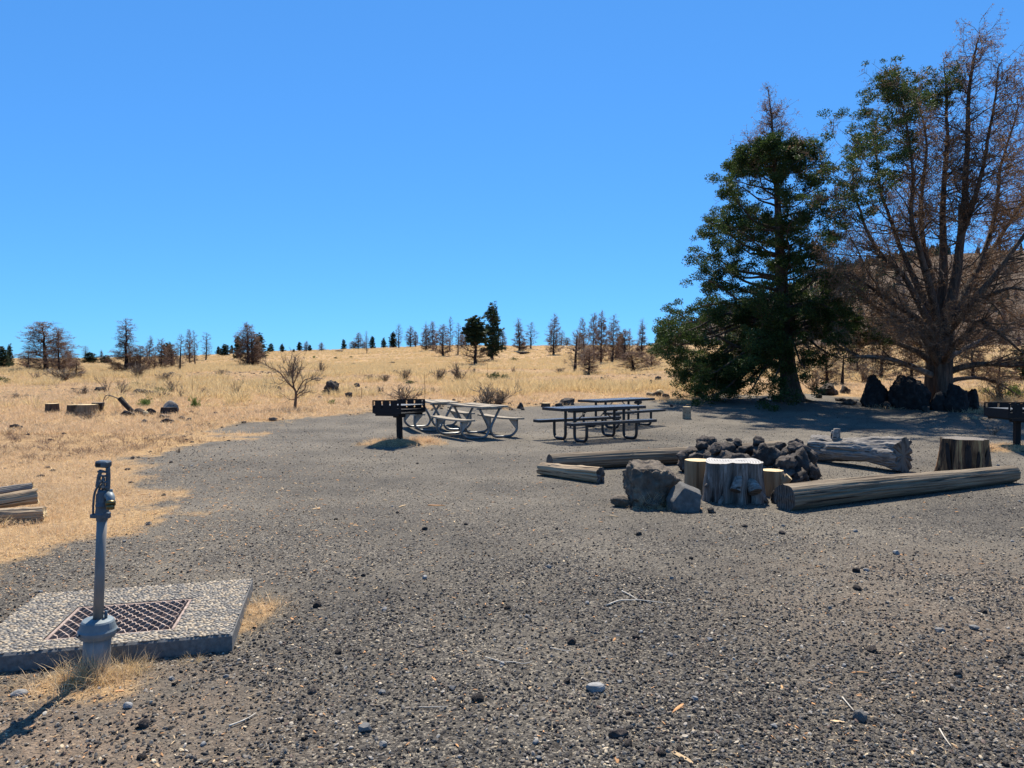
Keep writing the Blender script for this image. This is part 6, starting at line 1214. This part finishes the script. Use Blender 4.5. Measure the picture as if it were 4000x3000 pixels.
# ------------------------------------------------------------------ gravel, stones, chips
gk = []
for k in range(8):
    V, F = rock_v((1.0, .82, .62), 800 + k, sub=1 if k < 5 else 2, cuts=5, rough=.12, flatbase=False); gk.append(mesh_np("gravel_stone", V, F, M['gravel'], False))
def off_things(X, Y):
    lo = (np.linalg.inv(np.array(Msl)) @ np.stack([X, Y, X * 0, X * 0 + 1]))[:2]; return ~((lo[0] > -SL - .005) & (lo[0] < .005) & (lo[1] > -.005) & (lo[1] < SW + .005))
def gravel(name, n, y0, y1, powr, s0, s1, seed, label, patchy=.35, fi=(0, .1), fo=(90, 99)):
    rng = np.random.default_rng(seed); X, Y = wedge_points(n, y0, y1, powr, rng, .80); k = off_things(X, Y) & (rng.random(n) > straw_amt(X, Y) * 1.15) 
    k &= rng.random(n) < sstep(fi[0], fi[1], Y) * (1 - sstep(fo[0], fo[1], Y)) * ((1 - patchy) + patchy * 1.4 * sstep(-.22, .2, .6 * fbm(xy3(X, Y, .28), 3, 53) + .6 * fbm(xy3(X, Y, .8), 5, 51, .6))); k &= ~((np.hypot((X + 2.2) / 1.1, (Y - 3.1) / .7) < 1) & (rng.random(n) < .6))
    X, Y = X[k], Y[k]; n = len(X); s = s0 * (s1 / s0) ** (rng.random(n) ** 2.2); Z = gz(X, Y) + s * .12
    scatter(name, gk, np.stack([X, Y, Z], 1), rng.normal(size=(n, 3)) * np.array([.5, .5, 3]), np.stack([s * rng.uniform(.8, 1.3, n), s * rng.uniform(.7, 1.1, n), s * rng.uniform(.6, 1.1, n)], 1), rng.integers(0, 8, n), None, label, "gravel")
gravel("near_gravel", 190000, 2.5, 8.5, 1.0, .0045, .025, 301, "coarse dark volcanic gravel covering the foreground", .58, fo=(4.8, 8.5))
gravel("middle_gravel", 125000, 4.5, 16, 1.1, .007, .020, 302, "fine volcanic gravel covering the middle ground", .55, fi=(4.5, 8.0), fo=(10, 16))
gravel("far_gravel", 36000, 10, 24, 1.0, .010, .032, 303, "sparse gravel on the far part of the clearing", .4, fi=(10, 15))
ck = [rock_mesh("litter_chip", M['chip'], (1, .22, .06), 610, sub=1, cuts=3, rough=.08, smooth=False, flatbase=False), rock_mesh("litter_chip", M['chip'], (1, .10, .06), 611, sub=1, cuts=3, rough=.08, smooth=False, flatbase=False),
      rock_mesh("litter_chip", M['chip_red'], (1, .30, .10), 612, sub=1, cuts=3, rough=.08, smooth=False, flatbase=False), rock_mesh("litter_chip", M['twigpale'], (1, .06, .05), 613, sub=1, cuts=2, rough=.1, smooth=False, flatbase=False)]
def litter():
    rng = np.random.default_rng(650); X, Y = wedge_points(95000, 2.6, 22, 1.15, rng, .8); sa = straw_amt(X, Y); sd2 = straw_dist(X, Y); edge = np.exp(-(np.minimum(sd2, 0) / 2.2) ** 2) * np.exp(-(np.maximum(sd2, 0) / 1.3) ** 2)
    k = off_things(X, Y) & (rng.random(len(X)) < .10 + .12 * sstep(-.1, .3, fbm(xy3(X, Y, .7), 3, 77)) + .75 * edge + .25 * sa); X, Y = X[k], Y[k]; n = len(X); s_ = .006 * (6.0 ** (rng.random(n) ** 1.8)) * np.clip(Y / 5, .8, 1.8)
    scatter("litter", ck, np.stack([X, Y, gz(X, Y) + .006], 1), np.stack([rng.normal(size=n) * .2, rng.normal(size=n) * .2, rng.uniform(0, 6.28, n)], 1), np.stack([s_, s_, s_], 1), rng.integers(0, 4, n), None, "fine wood chips and straw bits strewn over the gravel", "litter")
litter()
def rubble():
    rng = np.random.default_rng(660); X, Y = wedge_points(26000, 8, 210, 1.1, rng, .8); k = (straw_amt(X, Y) > .3) & (rng.random(len(X)) < .05 + .9 * sstep(.12, .38, fbm(xy3(X, Y, .10), 4, 79))); X, Y = X[k], Y[k]; n = len(X); s_ = rng.uniform(.04, .16, n) * np.clip((Y / 30) ** .6, .5, 2.5)
    rk = [rock_mesh("rubble_stone", M['lava'], (1, .85, .6), 670 + q_, sub=2, cuts=6, rough=.15, pits=.2, flatbase=False) for q_ in range(4)]
    scatter("field_rubble", rk, np.stack([X, Y, gz(X, Y) + .1 * s_], 1), np.stack([X * 0, X * 0, rng.uniform(0, 6.28, n)], 1), np.stack([s_ * rng.uniform(.8, 1.6, n), s_, s_], 1), rng.integers(0, 4, n), None, "scattered dark lava rubble in the grass", "rubble")
rubble()
def loose(name, mat_, n, y0, y1, sizes, shape, cat, labels, group, seed, sub=2, u=.74, cuts=6, rough=.12):
    rng = np.random.default_rng(seed); ms = [rock_mesh(name, M[m_], (1, shape[0], shape[1]), seed + i * 13 + j, sub=sub, cuts=cuts, rough=rough, smooth=False, cutd=(.5, .85)) for i, m_ in enumerate(mat_) for j in range(3)]
    c = 0; 
    while c < n:
        X, Y = wedge_points(1, y0, y1, 1.1, rng, u); 
        if not off_things(X, Y)[0] or straw_amt(X, Y)[0] > .7: continue
        if abs(X[0] - 3.6) < 1.6 and 8 < Y[0] < 12.5: continue
        s = sizes[0] * (sizes[1] / sizes[0]) ** (rng.random() ** 1.8); i = rng.integers(0, len(ms)); rz = rng.uniform(0, 6.28)
        o = obj(name, ms[i], None, (X[0], Y[0], g1(X[0], Y[0]) - s * shape[1] * .15), (0, 0, rz), (s, s, s)); tag(o, labels[i // 3], cat, group); c += 1
loose("loose_stone", ['lava', 'stone'], 110, 2.7, 14, (.028, .07), (.8, .6), "stone", ["small dark lava stone lying loose on the gravel", "small grey stone lying loose on the gravel"], "loose stones on the gravel", 401)
loose("wood_chip", ['chip', 'chip_red'], 90, 2.7, 12, (.02, .07), (.28, .09), "wood chip", ["small pale wood chip lying on the gravel", "small orange wood chip lying on the gravel"], "wood chips on the gravel", 402, sub=1, cuts=4)
def one(name, px, py, dims, mat_, rz, label, cat, seed, sub=3, **k):
    p = hit(px, py); o = obj(name, rock_mesh(name, M[mat_], dims, seed, sub=sub, smooth=False, **k), None, (p.x, p.y, p.z - dims[2] * .12), (0, 0, rz)); tag(o, label, cat)
one("stone", 2325, 2695, (.10, .07, .04), 'stone', .2, "largest pale grey angular stone in the near gravel, bottom centre", "stone", 1, cuts=12)
one("stone", 2415, 2875, (.09, .05, .035), 'lava', .1, "long black stone in the near gravel below the pale one", "stone", 2)
one("stone", 3362, 2812, (.065, .06, .05), 'basalt', .3, "dark grey blocky stone among coarse gravel, lower right", "stone", 3)
one("stone", 3672, 2468, (.06, .04, .03), 'stone', -.4, "pale stone beside a white flat one on the right", "stone", 4)
one("stone", 3805, 2460, (.06, .045, .03), 'stone', -.6, "pale stone near the right edge of the gravel", "stone", 5)
one("stone", 75, 2715, (.085, .06, .03), 'stone', .1, "pale oval stone in the dirt at the lower left", "stone", 6, cuts=2)
one("stone", 500, 2765, (.045, .04, .03), 'stone', .1, "grey stone in the dirt below the hydrant", "stone", 7)
one("stone", 562, 2840, (.05, .045, .04), 'lava', .6, "dark stone right of the hydrant's shadow", "stone", 8)
one("stone", 882, 2648, (.032, .022, .018), 'stone', .4, "small white stone right of the slab corner", "stone", 10)
one("stone", 1220, 2705, (.05, .045, .035), 'lava', 1.4, "dark stone left of the long pale twig", "stone", 11)
one("stone", 3745, 2642, (.045, .04, .04), 'lava', .4, "lone black stone on the right side of the gravel", "stone", 12)
one("stone", 2910, 2058, (.07, .05, .035), 'lava', .4, "dark stone on the gravel in front of the silvered stump", "stone", 13)
one("wood_chip", 2648, 2770, (.115, .022, .010), 'chip_red', .85, "long orange wood chip standing out in the near gravel, left of lower right", "wood chip", 20, sub=2, cuts=3)
one("wood_chip", 2665, 2960, (.11, .028, .010), 'chip', -.95, "thin pale wood splinter at the very bottom of the gravel", "wood chip", 21, sub=2, cuts=3)
one("wood_chip", 2400, 2500, (.055, .012, .008), 'chip_red', 1.2, "orange chip below the long dry twigs", "wood chip", 22, sub=2, cuts=3)
one("wood_chip", 3360, 2630, (.09, .016, .010), 'chip_red', -.1, "long brown wood splinter on the right gravel", "wood chip", 23, sub=2, cuts=3)
one("wood_chip", 465, 2702, (.05, .018, .008), 'chip_red', .1, "orange chip in the straw below the hydrant", "wood chip", 24, sub=2, cuts=3)
one("wood_chip", 3520, 2560, (.05, .02, .018), 'chip', .8, "thick pale chip on the right gravel", "wood chip", 25, sub=2, cuts=3)
one("wood_chip", 2390, 2018, (.16, .02, .012), 'chip', -.5, "pale splinter in front of the low brown rock", "wood chip", 26, sub=2, cuts=3)
one("wood_chip", 1570, 1978, (.16, .025, .012), 'chip', 1.2, "pale chip in the middle of the clearing", "wood chip", 27, sub=2, cuts=3)
one("wood_chip", 1235, 1988, (.12, .025, .012), 'chip', 1.0, "pale chip left of the middle of the clearing", "wood chip", 28, sub=2, cuts=3)
one("wood_chip", 1705, 1976, (.22, .03, .015), 'chip_red', -.1, "brown flat stick in the middle of the clearing", "wood chip", 29, sub=2, cuts=3)
def twig(pts, r, mat_, label, cat="twig"):
    P = []
    for a, b_ in pts: p = hit(a, b_); P.append((p.x, p.y, p.z + r * 1.2 + .004))
    c = np.mean(np.array(P), 0); b = MB(); b.tube(catmull([np.array(q) - c for q in P], 14), np.linspace(r, r * .5, 14), 6); tag(obj("dry_twig", b.mesh("dry_twig", M[mat_], True), None, c), label, cat)
twig([(1895, 2573), (1940, 2585), (1965, 2592), (2010, 2593), (2040, 2598), (2078, 2592)], .0035, 'twigpale', "long bleached wavy twig on the gravel, bottom centre")
twig([(2370, 2370), (2420, 2352), (2470, 2350), (2500, 2350), (2590, 2362)], .006, 'twigpale', "long tan twig lying across the gravel right of centre")
twig([(2430, 2315), (2460, 2330), (2490, 2348)], .006, 'twigpale', "short tan stick above the long tan twig")
twig([(1635, 2770), (1690, 2770), (1750, 2765)], .003, 'twigpale', "straight thin twig on the gravel, bottom centre left")
twig([(895, 2845), (940, 2828), (975, 2812), (1000, 2795)], .005, 'twigpale', "bent pale twig on the dark gravel below the slab corner")
twig([(2150, 2535), (2190, 2545), (2232, 2548)], .003, 'twigpale', "short thin twig right of the bleached wavy one")
twig([(3290, 2730), (3310, 2755), (3335, 2785)], .004, 'twigpale', "pale straight splinter-like twig at the lower right")
twig([(3670, 2855), (3690, 2890), (3715, 2925)], .004, 'twigpale', "pale dry stem at the lower right corner region")
